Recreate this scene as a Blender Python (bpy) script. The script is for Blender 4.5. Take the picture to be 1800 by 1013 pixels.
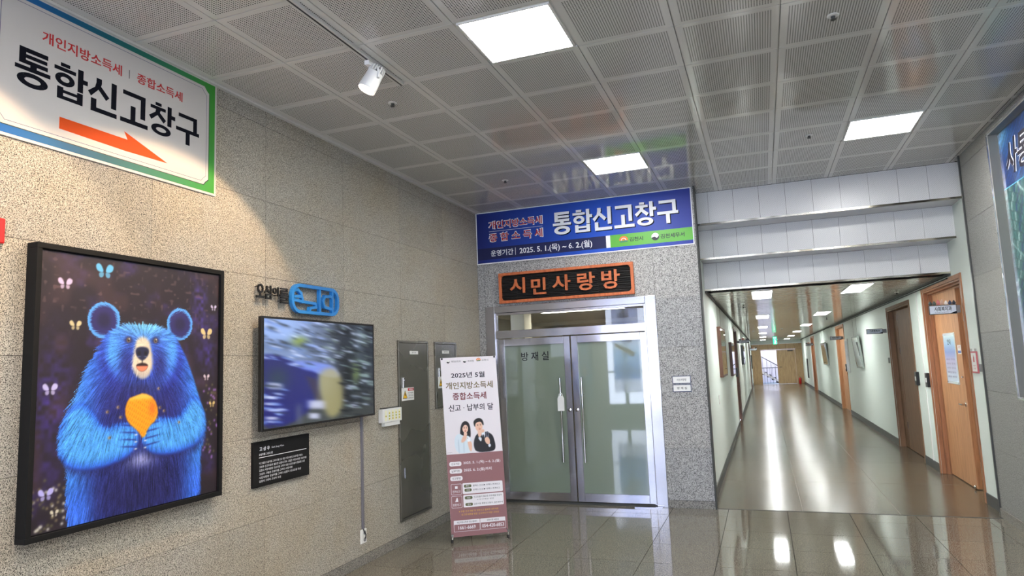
import bpy, math, random
import numpy as np
from mathutils import Matrix, Vector

for o in list(bpy.data.objects): bpy.data.objects.remove(o)
SC = bpy.context.scene
COL = SC.collection
random.seed(4)
RNG = np.random.default_rng(7)

# ------------------------------------------------------------------ camera
cam_d = bpy.data.cameras.new('camera'); cam = bpy.data.objects.new('camera', cam_d); COL.objects.link(cam)
YAW, PIT, ROL = -0.352146, 0.115516, -0.039648
F = Vector((math.sin(YAW)*math.cos(PIT), math.cos(YAW)*math.cos(PIT), math.sin(PIT)))
R0 = Vector((math.cos(YAW), -math.sin(YAW), 0)); U0 = R0.cross(F)
cr, sr = math.cos(ROL), math.sin(ROL)
RR = R0*cr + U0*sr; UU = -R0*sr + U0*cr
M = Matrix((RR, UU, -F)).transposed().to_4x4(); M.translation = (0, 0, 1.68)
cam.matrix_world = M
cam_d.sensor_width = 36; cam_d.lens = 1180.185/1800*36; cam_d.clip_end = 200; cam_d.clip_start = 0.05
SC.camera = cam

# ------------------------------------------------------------------ world, exposure
SC.view_settings.view_transform = 'Standard'
try: SC.view_settings.look = 'None'
except Exception: pass
SC.view_settings.gamma = 1; SC.view_settings.use_curve_mapping = False
SC.view_settings.exposure = 0.75
W = bpy.data.worlds.new('sky'); SC.world = W; W.use_nodes = True
bg = W.node_tree.nodes['Background']; bg.inputs[0].default_value = (0.70, 0.78, 1.0, 1); bg.inputs[1].default_value = 7.0
E_LED = 30       # hall ceiling panels
E_COR = 20       # corridor ceiling panels
SPOT_W = 66
def area(name, loc, rot, sx, sy, power, col, portal=False):
    d = bpy.data.lights.new(name, 'AREA'); d.shape = 'RECTANGLE'; d.size = sx; d.size_y = sy; d.energy = power; d.color = col
    if portal: d.cycles.is_portal = True
    o = bpy.data.objects.new(name, d); COL.objects.link(o); o.location = loc; o.rotation_euler = rot
    return o
# rear windows behind the camera let the daylight in (portal only guides the sampling)
area('window_light', (-3.975, -4.45, 1.85), (math.radians(90), 0, 0), 2.15, 3.0, 1, (1, 1, 1), True)
area('window_light', (.25, -4.45, 1.85), (math.radians(90), 0, 0), 3.1, 3.0, 1, (1, 1, 1), True)
area('stair_window_light', (0.3, 45.9, 3.2), (math.radians(-60), 0, 0), 2.6, 1.2, 190, (0.86, 0.9, 1.0))

# ------------------------------------------------------------------ helpers
def s2l(c):
    return tuple((x/12.92 if x <= 0.04045 else ((x+0.055)/1.055)**2.4) for x in c)
def rgb(r, g, b): return s2l((r/255, g/255, b/255))

class MB:
    def __init__(s): s.v = []; s.f = []
    def box(s, x0, x1, y0, y1, z0, z1):
        n = len(s.v)
        s.v += [(x0,y0,z0),(x1,y0,z0),(x1,y1,z0),(x0,y1,z0),(x0,y0,z1),(x1,y0,z1),(x1,y1,z1),(x0,y1,z1)]
        s.f += [tuple(n+i for i in q) for q in ((0,3,2,1),(4,5,6,7),(0,1,5,4),(1,2,6,5),(2,3,7,6),(3,0,4,7))]
        return s
    def prism(s, pts, z0, z1):
        n = len(s.v); k = len(pts)
        a = sum(pts[i][0]*pts[(i+1)%k][1]-pts[(i+1)%k][0]*pts[i][1] for i in range(k))
        if a < 0: pts = pts[::-1]
        s.v += [(x,y,z0) for x,y in pts] + [(x,y,z1) for x,y in pts]
        s.f.append(tuple(n+k-1-i for i in range(k))); s.f.append(tuple(n+k+i for i in range(k)))
        for i in range(k): j = (i+1)%k; s.f.append((n+i,n+j,n+k+j,n+k+i))
        return s
    def tube(s, path, r, n=8, r2=None):
        path = [Vector(p) for p in path]; rings = []
        for i, p in enumerate(path):
            d = (path[min(i+1,len(path)-1)]-path[max(i-1,0)]).normalized()
            a = d.cross(Vector((0,0,1)) if abs(d.z) < .9 else Vector((1,0,0))).normalized(); b = d.cross(a)
            rr = r if r2 is None else r+(r2-r)*i/(len(path)-1)
            rings.append(len(s.v))
            for k in range(n):
                t = 2*math.pi*k/n; s.v.append(tuple(p+(a*math.cos(t)+b*math.sin(t))*rr))
        for i in range(len(path)-1):
            for k in range(n):
                s.f.append((rings[i]+k, rings[i+1]+k, rings[i+1]+(k+1)%n, rings[i]+(k+1)%n))
        s.f.append(tuple(rings[0]+k for k in range(n))); s.f.append(tuple(rings[-1]+n-1-k for k in range(n)))
        return s
    def lathe(s, prof, c=(0,0,0), n=24, axis=Vector((0,0,1))):
        axis = Vector(axis).normalized(); a = axis.orthogonal().normalized(); b = axis.cross(a); c = Vector(c); n0 = len(s.v)
        for r, h in prof:
            for k in range(n):
                t = 2*math.pi*k/n; s.v.append(tuple(c+axis*h+(a*math.cos(t)+b*math.sin(t))*r))
        for i in range(len(prof)-1):
            for k in range(n):
                s.f.append((n0+i*n+k, n0+i*n+(k+1)%n, n0+(i+1)*n+(k+1)%n, n0+(i+1)*n+k))
        s.f.append(tuple(n0+n-1-k for k in range(n))); s.f.append(tuple(n0+(len(prof)-1)*n+k for k in range(n)))
        return s
    def mesh(s, name):
        m = bpy.data.meshes.new(name); m.from_pydata(s.v, [], s.f); m.update(); return m
    def build(s, name, mat, parent=None, bevel=0, smooth=False, mw=None):
        return place(s.mesh(name), name, mat, parent, bevel, smooth, mw)

def place(m, name, mat, parent=None, bevel=0, smooth=False, mw=None):
    if mat is not None and len(m.materials) == 0: m.materials.append(mat)
    o = bpy.data.objects.new(name, m); COL.objects.link(o)
    if parent is not None: o.parent = parent
    if mw is not None:
        if parent is not None: o.matrix_local = mw
        else: o.matrix_world = mw
    if smooth:
        m.shade_smooth()
        try: m.set_sharp_from_angle(angle=math.radians(40))
        except Exception: pass
    if bevel:
        b = o.modifiers.new('bevel', 'BEVEL'); b.width = bevel; b.segments = 2; b.limit_method = 'ANGLE'
    return o

def tag(o, label, cat, group=None):
    o['label'] = label; o['category'] = cat
    if group: o['group'] = group
    return o
def struct(o): o['kind'] = 'structure'; return o
def empty(name, mw):
    o = bpy.data.objects.new(name, None); COL.objects.link(o); o.matrix_world = mw; o.empty_display_size = .1
    return o
def fr(side, a, z, off=0.0):
    """frame on a wall: local x = right as seen, y = up, z = out of the wall"""
    X = {'left': ((0,1,0),(0,0,1),(1,0,0),(XL+off,a,z)), 'right': ((0,-1,0),(0,0,1),(-1,0,0),(XR-off,a,z)),
         'back': ((1,0,0),(0,0,1),(0,-1,0),(a,YB-off,z)), 'cleft': ((0,1,0),(0,0,1),(1,0,0),(CL+off,a,z)),
         'cright': ((0,-1,0),(0,0,1),(-1,0,0),(CR-off,a,z)), 'ceil': ((1,0,0),(0,-1,0),(0,0,-1),(a,z,ZC-off)),
         'cceil': ((1,0,0),(0,-1,0),(0,0,-1),(a,z,ZCC-off))}[side]
    m = Matrix((X[0],X[1],X[2])).transposed().to_4x4(); m.translation = X[3]; return m

XL, XR, YB, ZC = -3.42, 2.10, 8.02, 3.70
CL, CR, ZCC, YE = -0.66, 2.15, 2.57, 43.0

_tc = {}
FONT_C = bpy.data.curves.new('writing', 'FONT'); FONT_C.size = 1; FONT_C.resolution_u = 2; FONT_O = bpy.data.objects.new('writing', FONT_C)
def text(parent, body, box, z, mat, off=0.0, ext=0.0004, name='lettering', shear=0):
    smear = 0
    if off > .02: smear = off*.8; off = 0      # very bold lettering: shifted copies of a safe outline
    key = (body, off, shear)
    if key not in _tc:
        c = FONT_C; c.body = body; c.offset = off; c.shear = shear
        m = bpy.data.meshes.new_from_object(FONT_O)
        co = np.array([v.co[:2] for v in m.vertices]); lo = co.min(0); hi = co.max(0)
        P = [tuple(v.co[:2]) for v in m.vertices]; Fc = [tuple(p.vertices) for p in m.polygons]
        bpy.data.meshes.remove(m)
        _tc[key] = (P, Fc, lo, hi)
    P, Fc, lo, hi = _tc[key]
    x0, y0, x1, y1 = box; sx = (x1-x0)/(hi[0]-lo[0]+2*smear); sy = (y1-y0)/(hi[1]-lo[1]+2*smear); x0 += smear*sx; y0 += smear*sy
    q = [(x0+(p[0]-lo[0])*sx, y0+(p[1]-lo[1])*sy) for p in P]; n = len(q)
    V = []; FF = []
    for k in range(9 if smear else 1):
        ax_ = smear*(k%3-1)*sx; ay_ = smear*(k//3-1)*sy*.75
        if not smear: ax_ = ay_ = 0
        FF += [tuple(i+n*k for i in f) for f in Fc]; V += [(x+ax_,y+ay_,z+ext+.00004*k) for x,y in q]
    if ext > 0.001:
        nt = len(V); F0 = list(FF); V += [(x,y,z) for x,y,_ in V]; cnt = {}
        for f in F0:
            for i in range(len(f)): cnt[(f[i], f[(i+1)%len(f)])] = 1
        for (a,b) in list(cnt):
            if (b,a) not in cnt: FF.append((b,a,nt+a,nt+b))
    m = bpy.data.meshes.new(name); m.from_pydata(V, [], FF); m.update()
    return place(m, name, mat, parent)

# ------------------------------------------------------------------ materials
def mat(name, col, rough=.5, metal=0, spec=.5, emit=None, es=0, coat=0, trans=0, ior=1.5, alpha=1):
    m = bpy.data.materials.new(name); m.use_nodes = True; b = m.node_tree.nodes['Principled BSDF']
    b.inputs['Base Color'].default_value = (*col, 1); b.inputs['Roughness'].default_value = rough
    b.inputs['Metallic'].default_value = metal; b.inputs['Specular IOR Level'].default_value = spec
    b.inputs['Coat Weight'].default_value = coat; b.inputs['Transmission Weight'].default_value = trans; b.inputs['IOR'].default_value = ior
    b.inputs['Coat Roughness'].default_value = 0.03
    if emit: b.inputs['Emission Color'].default_value = (*emit, 1); b.inputs['Emission Strength'].default_value = es
    if alpha < 1: b.inputs['Alpha'].default_value = alpha
    return m
class NT:
    def __init__(s, m): s.t = m.node_tree; s.b = s.t.nodes['Principled BSDF']
    def n(s, typ, **kw):
        x = s.t.nodes.new(typ)
        for k, v in kw.items(): setattr(x, k, v)
        return x
    def l(s, a, b): s.t.links.new(a, b)
    def noise(s, vec, scale, detail=2, rough=.5, dist=0):
        x = s.n('ShaderNodeTexNoise'); x.inputs['Scale'].default_value = scale; x.inputs['Detail'].default_value = detail
        x.inputs['Roughness'].default_value = rough; x.inputs['Distortion'].default_value = dist; s.l(vec, x.inputs['Vector']); return x
    def ramp(s, fac, stops, const=False):
        x = s.n('ShaderNodeValToRGB'); e = x.color_ramp.elements
        if const: x.color_ramp.interpolation = 'CONSTANT'
        while len(e) < len(stops): e.new(.5)
        for i, (p, c) in enumerate(stops): e[i].position = p; e[i].color = (*c, 1)
        s.l(fac, x.inputs[0]); return x
    def mix(s, fac, a, b, mode='MIX'):
        x = s.n('ShaderNodeMix', data_type='RGBA', blend_type=mode)
        for v, k in ((fac, 0), (a, 6), (b, 7)):
            if hasattr(v, 'links'): s.l(v, x.inputs[k])
            elif k == 0: x.inputs[0].default_value = v
            else: x.inputs[k].default_value = (*v, 1)
        return x.outputs[2]
    def math(s, op, a, b=None):
        x = s.n('ShaderNodeMath', operation=op)
        for i, v in enumerate((a, b)):
            if v is None: continue
            if hasattr(v, 'links'): s.l(v, x.inputs[i])
            else: x.inputs[i].default_value = v
        return x.outputs[0]
    def bump(s, h, st, dist=.01):
        x = s.n('ShaderNodeBump'); x.inputs['Strength'].default_value = st; x.inputs['Distance'].default_value = dist
        s.l(h, x.inputs['Height']); s.l(x.outputs[0], s.b.inputs['Normal']); return x
    def pos(s): return s.n('ShaderNodeNewGeometry').outputs['Position']
    def obj(s): return s.n('ShaderNodeTexCoord').outputs['Object']
    def scalev(s, v, sc):
        x = s.n('ShaderNodeMapping'); x.inputs['Scale'].default_value = sc; s.l(v, x.inputs[0]); return x.outputs[0]

def granite(name, light, mid, dark, scale=95, rough=.6, bump=.25, tint=(1,1,1), stain=0):
    m = mat(name, mid, rough); t = NT(m); p = t.pos()
    a = t.noise(p, scale, 2.5, .6, .6); b = t.noise(p, scale*.45, 2, .5)
    r1 = t.ramp(a.outputs[0], [(0, dark), (.42, dark), (.46, mid), (.53, light), (.62, light), (.70, mid)])
    r2 = t.ramp(b.outputs[0], [(.35, (.80,.80,.80)), (.62, (1.1,1.1,1.1))])
    c = t.mix(1.0, r1.outputs[0], r2.outputs[0], 'MULTIPLY')
    rnd = t.n('ShaderNodeObjectInfo').outputs['Random']
    r3 = t.ramp(rnd, [(0, (.93,.94,.95)), (1, (1.04,1.03,1.0))])
    c = t.mix(1.0, c, r3.outputs[0], 'MULTIPLY')
    if stain:
        s = t.noise(p, 1.7, 5, .6); rs = t.ramp(s.outputs[0], [(.42, (1,1,1)), (.7, (.93,.84,.70))])
        c = t.mix(stain, c, rs.outputs[0], 'MULTIPLY')
    t.l(c, t.b.inputs['Base Color'])
    if bump: t.bump(a.outputs[0], bump, .004)
    return m
G_WALL = granite('granite_wall', rgb(200,195,183), rgb(148,143,132), rgb(42,40,35), 200, .65, .3, stain=.6)
G_BACK = granite('granite_back', rgb(192,191,189), rgb(147,146,145), rgb(38,37,38), 175, .55, .2)
G_RIGHT = granite('granite_right', rgb(170,170,166), rgb(146,147,143), rgb(84,82,78), 200, .6, .15)
G_FLOOR = granite('granite_floor', rgb(140,134,121), rgb(94,89,79), rgb(30,27,23), 170, .055, 0)
G_FLOOR.node_tree.nodes['Principled BSDF'].inputs['Specular IOR Level'].default_value = .5
G_PLINTH = granite('granite_plinth', rgb(160,156,148), rgb(112,109,103), rgb(40,38,36), 180, .35, .1)
JOINT = mat('joint', rgb(52,49,43), .9)
WHITE_WALL = mat('white_wall', rgb(222,231,225), .6)
t = NT(WHITE_WALL); nz = t.noise(t.pos(), 240, 2); t.bump(nz.outputs[0], .08, .002)
nz2 = t.noise(t.scalev(t.pos(), (1,1,.05)), 1.1, 2)
TERR = mat('terrazzo', rgb(120,110,94), .1, spec=.45); t = NT(TERR); p = t.pos()
a = t.noise(p, 160, 2, .6); r = t.ramp(a.outputs[0], [(.38, rgb(50,42,33)), (.46, rgb(88,78,64)), (.56, rgb(104,93,77)), (.66, rgb(134,122,103))])
b_ = t.noise(p, 1.3, 3); r2 = t.ramp(b_.outputs[0], [(.3, (.85,.85,.85)), (.7, (1.08,1.05,1.0))])
t.l(t.mix(1, r.outputs[0], r2.outputs[0], 'MULTIPLY'), t.b.inputs['Base Color'])
b3 = t.noise(t.scalev(p, (1,.25,1)), 3.2, 2); t.bump(b3.outputs[0], .05, .05)
rr_ = t.ramp(b_.outputs[0], [(.3, (.19,)*3), (.7, (.30,)*3)]); t.b.inputs['Roughness'].default_value = .21

def perforated(name, base, holec, pitch, rad, half, rough, wave, stag=False, spec=.5):
    m = mat(name, base, rough, spec=spec); t = NT(m); o = t.obj()
    sp = t.n('ShaderNodeSeparateXYZ'); t.l(o, sp.inputs[0])
    def fr_(v, sh=0):
        q = t.math('ADD', t.math('DIVIDE', v, pitch), 1000.0+sh); return t.math('SUBTRACT', t.math('FRACT', q), .5)
    def hole(sh):
        a = fr_(sp.outputs[0], sh); b = fr_(sp.outputs[1], sh)
        d = t.math('SQRT', t.math('ADD', t.math('MULTIPLY', a, a), t.math('MULTIPLY', b, b)))
        return t.math('LESS_THAN', d, rad)
    h = hole(0)
    if stag: h = t.math('MAXIMUM', h, hole(.5))
    inx = t.math('LESS_THAN', t.math('ABSOLUTE', sp.outputs[0]), half[0]); iny = t.math('LESS_THAN', t.math('ABSOLUTE', sp.outputs[1]), half[1])
    h = t.math('MULTIPLY', h, t.math('MULTIPLY', inx, iny))
    t.l(t.mix(h, base, holec), t.b.inputs['Base Color'])
    t.l(t.math('MULTIPLY', t.math('SUBTRACT', 1.0, h), spec), t.b.inputs['Specular IOR Level'])
    if wave: nz = t.noise(t.pos(), 3.0, 1); t.bump(nz.outputs[0], wave, .05)
    return m
CEIL = perforated('ceiling_metal', rgb(214,213,208), rgb(22,22,20), .0152, .27, (.262,.262), .09, .05, spec=.9)
CEIL_PLAIN = mat('ceiling_edge', rgb(212,211,206), .2)
CEIL_GAP = mat('ceiling_joint', rgb(190,190,186), .5)
HEADER = perforated('header_metal', rgb(220,220,220), rgb(168,169,172), .02, .13, (.14,.18), .28, .05, True)
CHROME_STRIP = mat('strip_steel', rgb(170,160,140), .18, 1)
t = NT(CHROME_STRIP); nz = t.noise(t.scalev(t.pos(), (1.2,1,1)), 1.4, 2); rp = t.ramp(nz.outputs[0], [(.4, rgb(90,86,76)), (.6, rgb(210,204,186))]); t.l(rp.outputs[0], t.b.inputs['Base Color'])
CCEIL = mat('corridor_ceiling', rgb(236,235,226), .10, .25, spec=1.0); t = NT(CCEIL)
nz = t.noise(t.scalev(t.pos(), (1.2,2.6,1)), 3.0, 2.5); t.bump(nz.outputs[0], .30, .02)
STEEL = mat('stainless', rgb(186,184,188), .15, 1); t = NT(STEEL)
nz = t.noise(t.scalev(t.pos(), (1,1,.6)), 1.6, 2); rp = t.ramp(nz.outputs[0], [(.35, (.11,)*3), (.65, (.24,)*3)]); t.l(rp.outputs[0], t.b.inputs['Roughness']); t.bump(nz.outputs[0], .10, .05)
STEEL_DK = mat('panel_steel', rgb(112,108,97), .3, .6); t = NT(STEEL_DK)
nz = t.noise(t.pos(), 1.5, 2); rp = t.ramp(nz.outputs[0], [(.3, (.24,)*3), (.7, (.32,)*3)]); t.l(rp.outputs[0], t.b.inputs['Roughness'])
POLISH = mat('polished_steel', rgb(205,203,200), .08, 1)
BLACK = mat('black_plastic', rgb(14,14,15), .35)
BLACK_M = mat('matt_black', rgb(13,13,14), .75, spec=.3)
DKGREY = mat('dark_grey', rgb(62,64,62), .6)
GREY = mat('grey_plastic', rgb(128,128,130), .5)
WHITE = mat('white_plastic', rgb(228,228,224), .4)
INK = mat('ink_black', rgb(14,16,26), .5)
CREAM = mat('cream', rgb(222,214,190), .6)
BASEB = mat('baseboard_rubber', rgb(58,60,60), .45)
def wood(name, c1, c2, rough=.4, sc=1.0):
    m = mat(name, c1, rough); t = NT(m); v = t.scalev(t.pos(), (14*sc,14*sc,.9*sc))
    a = t.noise(v, 3.0, 4, .6, .4); r = t.ramp(a.outputs[0], [(.3, c2), (.5, c1), (.72, tuple(min(1,x*1.15) for x in c1))])
    t.l(r.outputs[0], t.b.inputs['Base Color']); return m
W_DOOR = wood('wood_door', rgb(186,136,96), rgb(160,112,76), .5)
W_CASE = wood('wood_casing', rgb(158,108,74), rgb(132,86,56), .5)
W_DOOR2 = wood('wood_door_brown', rgb(122,90,64), rgb(98,70,48), .6)
W_DARK = wood('wood_dark', rgb(96,62,44), rgb(72,44,30))
W_END = wood('wood_panel_end', rgb(190,160,118), rgb(164,132,92))
W_YEL = wood('wood_yellow', rgb(200,140,62), rgb(170,112,44))
LED = mat('led_diffuser', (1,1,1), .5, emit=(1.0,.99,.97), es=E_LED)
LEDC = mat('led_corridor', (1,1,1), .5, emit=(.97,1.0,.98), es=E_COR)
def glass_mat(name, col, rough=0.0):
    m = mat(name, col, rough, trans=1, ior=1.45); return m
GLASS = glass_mat('clear_glass', (.93,.96,.94))
FROST = mat('frosted_glass', rgb(142,158,140), .5, coat=1.0, spec=.5); t = NT(FROST)
FROST.node_tree.nodes['Principled BSDF'].inputs['Transmission Weight'].default_value = .35
FROST.node_tree.nodes['Principled BSDF'].inputs['Coat IOR'].default_value = 1.7

# ------------------------------------------------------------------ hall shell
def tiles(root, rects, mw_fn, th, m, name='stone_tile', gap=.0013, bevel=0):
    cache = {}
    for (a0, a1, b0, b1) in rects:
        w = round(a1-a0-2*gap, 4); h = round(b1-b0-2*gap, 4)
        if (w, h) not in cache:
            me = MB().box(-w/2, w/2, -h/2, h/2, 0, th).mesh(name); me.materials.append(m); cache[(w,h)] = me
        o = bpy.data.objects.new(name, cache[(w,h)]); COL.objects.link(o); o.parent = root
        o.matrix_local = Matrix.Translation(mw_fn((a0+a1)/2, (b0+b1)/2))
def cuts(lo, hi, start, pitch):
    v = [lo]; k = math.ceil((lo-start)/pitch)
    while start+k*pitch < hi-1e-4:
        if start+k*pitch > lo+1e-4: v.append(start+k*pitch)
        k += 1
    return v+[hi]
ZR = [0.085, .665, 1.245, 1.825, 2.405, 2.985, 3.565, 3.70]
TH = .02
# left wall: backing in world coordinates inside a root whose local x = +y, y = up, z = out
wl = empty('wall_left', fr('left', 0, 0, -TH)); struct(wl)
MB().box(0.5, 8.04, 0, 3.72, -.15, 0).build('wall_backing', JOINT, wl)
ys = cuts(2.0, 8.02, 0.005, 1.0)
tiles(wl, [(a, b, c, d) for a, b in zip(ys, ys[1:]) for c, d in zip(ZR, ZR[1:])], lambda x, y: (x, y, 0), TH, G_WALL)
MB().box(0.5, 1.995, 0.085, 3.70, 0, TH).build('stone_cladding', G_WALL, wl)
bl = empty('baseboard_left', fr('left', 0, 0, 0)); struct(bl)
tiles(bl, [(a, b, 0, .085) for a, b in zip(cuts(.5, 8.02, .43, 1.25), cuts(.5, 8.02, .43, 1.25)[1:])], lambda x, y: (x, y, 0), .012, G_PLINTH)
# back wall with the door opening x -3.32..-1.15, z 0..2.45
DX0, DX1, DZ = -3.325, -1.145, 2.445
wb = empty('wall_back', fr('back', 0, 0, -TH)); struct(wb)
b = MB(); b.box(XL-.1, DX0, 0, 3.72, -.15, 0); b.box(DX1, -.625, 0, 3.72, -.15, 0); b.box(DX0, DX1, DZ, 3.72, -.15, 0); b.build('wall_backing', JOINT, wb)
rc = []
for c, d in zip(ZR, ZR[1:]):
    rc.append((XL, DX0, c, d) if c < 2.4 else None); rc.append((DX1, -.625, c, d) if c < 2.4 else None)
    if c >= 2.4:
        for a_, b2 in ((XL, -3.32), (-3.32, -2.235), (-2.235, -1.145), (-1.145, -.625)): rc.append((a_, b2, max(c, 2.445) if (a_ in (-3.32, -2.235)) else c, d))
tiles(wb, [q for q in rc if q], lambda x, y: (x, y, 0), TH, G_BACK)
bb = empty('baseboard_back', fr('back', 0, 0, 0)); struct(bb)
tiles(bb, [(XL, DX0, 0, .085), (DX1, -.625, 0, .085)], lambda x, y: (x, y, 0), .012, G_PLINTH)
struct(MB().box(-.628, -.612, YB-TH-.004, YB+.15, 0, 3.7).build('trim_1', DKGREY))
# right wall
wr = empty('wall_right', fr('right', 0, 0, -TH)); struct(wr)
MB().box(-8.14, 4.5, 0, 3.72, -.15, 0).build('wall_backing', JOINT, wr)
yr = cuts(3.4, 8.13, 1.13, 1.0)
tiles(wr, [(-b_2, -a_, c, d) for a_, b_2 in zip(yr, yr[1:]) for c, d in zip(ZR, ZR[1:])], lambda x, y: (x, y, 0), TH, G_RIGHT)
MB().box(-3.395, 4.5, 0.085, 3.70, 0, TH).build('stone_cladding', G_RIGHT, wr)
br = empty('baseboard_right', fr('right', 0, 0, 0)); struct(br)
MB().box(-8.13, 4.5, 0, .085, 0, .012).build('plinth', G_PLINTH, br)
struct(MB().box(2.085, 2.15, 8.131, 8.155, 0, 3.7).build('trim_2', mat('corner_strip', rgb(84,86,84), .35, .6)))
# rest of the hall behind the camera
sh = MB(); sh.box(-7.2, XL-.17, .5, .65, 0, 3.72); sh.box(-7.2, -7.05, -4.5, .5, 0, 3.72)
struct(sh.build('wall_side', G_WALL))
rear = MB()
for x0, x1 in ((-7.2, -5.05), (-2.9, -1.3), (1.8, 2.2)): rear.box(x0, x1, -4.65, -4.5, 0, 3.72)
for x0, x1 in ((-5.05, -2.9), (-1.3, 1.8)): rear.box(x0, x1, -4.65, -4.5, 3.35, 3.72); rear.box(x0, x1, -4.65, -4.5, 0, .35)
struct(rear.build('wall_rear', WHITE_WALL))
for i, (x0, wd) in enumerate(((-5.05, 1.075), (-3.975, 1.075), (-1.3, 1.55), (.25, 1.55))):
    w = empty('window_%d' % (i+1), Matrix.Translation((x0, -4.58, .35))); struct(w)
    f = MB(); f.box(0,.05,0,.06,0,3.0); f.box(wd-.05,wd,0,.06,0,3.0); f.box(.05,wd-.05,0,.06,0,.05); f.box(.05,wd-.05,0,.06,2.95,3.0); f.box(.05,wd-.05,0,.06,1.0,1.05)
    f.build('window_frame', DKGREY, w)
# floor
fl = empty('floor', Matrix.Translation((0,0,-.02))); struct(fl)
MB().box(-7.2, 2.2, -4.6, 8.045, -.1, 0).build('floor_screed', JOINT, fl)
xs = cuts(XL, XR, -.49, .605); yy = cuts(3.4, 8.045, 5.255, .605)
tiles(fl, [(a, b, c, d) for a, b in zip(xs, xs[1:]) for c, d in zip(yy, yy[1:])], lambda x, y: (x, y, 0), .02, G_FLOOR, 'floor_tile', .0028)
f = MB(); f.box(XL, XR, -4.5, 3.398, 0, .02); f.box(-7.05, XL-.002, -4.5, .5, 0, .02); f.build('floor_slab', G_FLOOR, fl)
cf = struct(MB().box(-.70, 3.9, 8.05, YE, -.12, 0).build('floor_corridor', TERR))
st = MB()
for k in range(1, 8): st.box(CL, CR, 8.05+1.85*k, 8.054+1.85*k, 0, .0006)
for x in (.27, 1.2): st.box(x, x+.004, 8.05, 24, 0, .0006)
st.build('divider_strip', mat('divider', rgb(98,90,74), .3), cf)
struct(MB().box(-.625, 2.1, 8.043, 8.058, -.02, .003).build('trim_3', DKGREY))
# ceiling
ce = empty('ceiling', fr('ceil', 0, 0, 0)); struct(ce)      # local y = -world y, z down
MB().box(-7.2, 2.2, -8.42, 4.6, -.12, -.012).build('ceiling_backing', CEIL_GAP, ce)
cx = cuts(XL, XR+.02, -.355, .6052); cy = [1.64+.5945*i for i in range(0, 11)]+[8.02]
cy = [c for c in cy if c < 8.0]+[8.18]
LEDS = [(-1.2625, 3.72), (-1.2625, 6.69), (1.158, 6.69)]
def near(x, y): return any(abs(x-a) < .2 and abs(y-b) < .2 for a, b in LEDS)
rects = []
for a, b in zip(cx, cx[1:]):
    for c, d in zip(cy, cy[1:]):
        if not near((a+b)/2, (c+d)/2): rects.append((a, b, -d, -c))
tiles(ce, rects, lambda x, y: (x, y, -.012), .012, CEIL, 'ceiling_tile', .0035)
tiles(ce, [(a, b, -8.385, -8.182) for a, b in zip(cx[5:], cx[6:])], lambda x, y: (x, y, -.012), .012, CEIL, 'ceiling_tile', .0035)
tiles(ce, [(-2.5-.002, 2.1, -1.635, 4.5), (-7.05, -2.51, -.5, 4.5)], lambda x, y: (x, y, -.012), .012, CEIL_PLAIN, 'ceiling_sheet')
t_ = MB(); t_.box(XL, XL+.03, 1.6, YB, 3.685, 3.70); struct(t_.build('trim_4', CEIL_PLAIN))

def led_panel(name, mw, w, h, m, label, group):
    r = empty(name, mw); tag(r, label, 'ceiling light', group)
    f = MB(); e = .012
    f.box(-w/2, w/2, -h/2, -h/2+e, -.011, .006); f.box(-w/2, w/2, h/2-e, h/2, -.011, .006); f.box(-w/2, -w/2+e, -h/2+e, h/2-e, -.011, .006); f.box(w/2-e, w/2, -h/2+e, h/2-e, -.011, .006)
    f.build('frame', WHITE, r); MB().box(-w/2+e, w/2-e, -h/2+e, h/2-e, -.011, .002).build('diffuser', m, r)
    return r
LL = ['square bright light panel in the hall ceiling nearest the camera, beside the track spotlight', 'square bright light panel in the hall ceiling just before the blue banner', 'square bright light panel in the hall ceiling at right, before the white header beams']
for (x, y), lb in zip(LEDS, LL): led_panel('led_panel', fr('ceil', x, y, 0), .575, .565, LED, lb, 'square light panels in the hall ceiling')
NB = ['just outside the photo at the top right', 'above the photographer at left', 'above the photographer at right', 'before the rear windows at left', 'before the rear windows at right', 'in the rear side bay by the windows']
for x, y in ((1.158, 3.72), (-1.2625, .75), (1.158, .75), (-1.2625, -2.2), (1.158, -2.2), (-4.8, -1.5)):  # unseen panels added for the hall's light and the reflections
    led_panel('led_panel', fr('ceil', x, y, .002), .575, .565, LED, 'added unseen square light panel in the ceiling %s' % NB.pop(0), 'square light panels added in the ceiling behind the camera')

# ------------------------------------------------------------------ header beams and corridor shell
for i, (yb, z0, z1) in enumerate(((8.39, 3.30, 3.70), (8.80, 2.93, 3.30), (9.20, 2.57, 2.93))):
    r = empty('beam_%d' % (i+1), Matrix(((1,0,0,0),(0,0,-1,yb),(0,1,0,0),(0,0,0,1)))); struct(r)
    MB().box(CL, CR, z0+.012, z1+.011, -.41, -.012).build('beam_core', JOINT, r)
    MB().box(CL, CR, z0, z0+.012, -.41, -.02).build('soffit', HEADER if False else mat('soffit_%d' % i, rgb(196,197,200), .25), r)
    xc = [CL, -.49] + [-.49+.292*k for k in range(1, 9)] + [CR]
    if xc[-1]-xc[-2] < .02: xc.pop(-2)
    tiles(r, [(a, b, z0+.012, z1) for a, b in zip(xc, xc[1:])], lambda x, y: (x, y, -.012), .012, HEADER, 'metal_panel', .0018)
    MB().box(CL, CR, z0-.008, z0+.014, -.02, .016).build('edge_strip', CHROME_STRIP, r)

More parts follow.
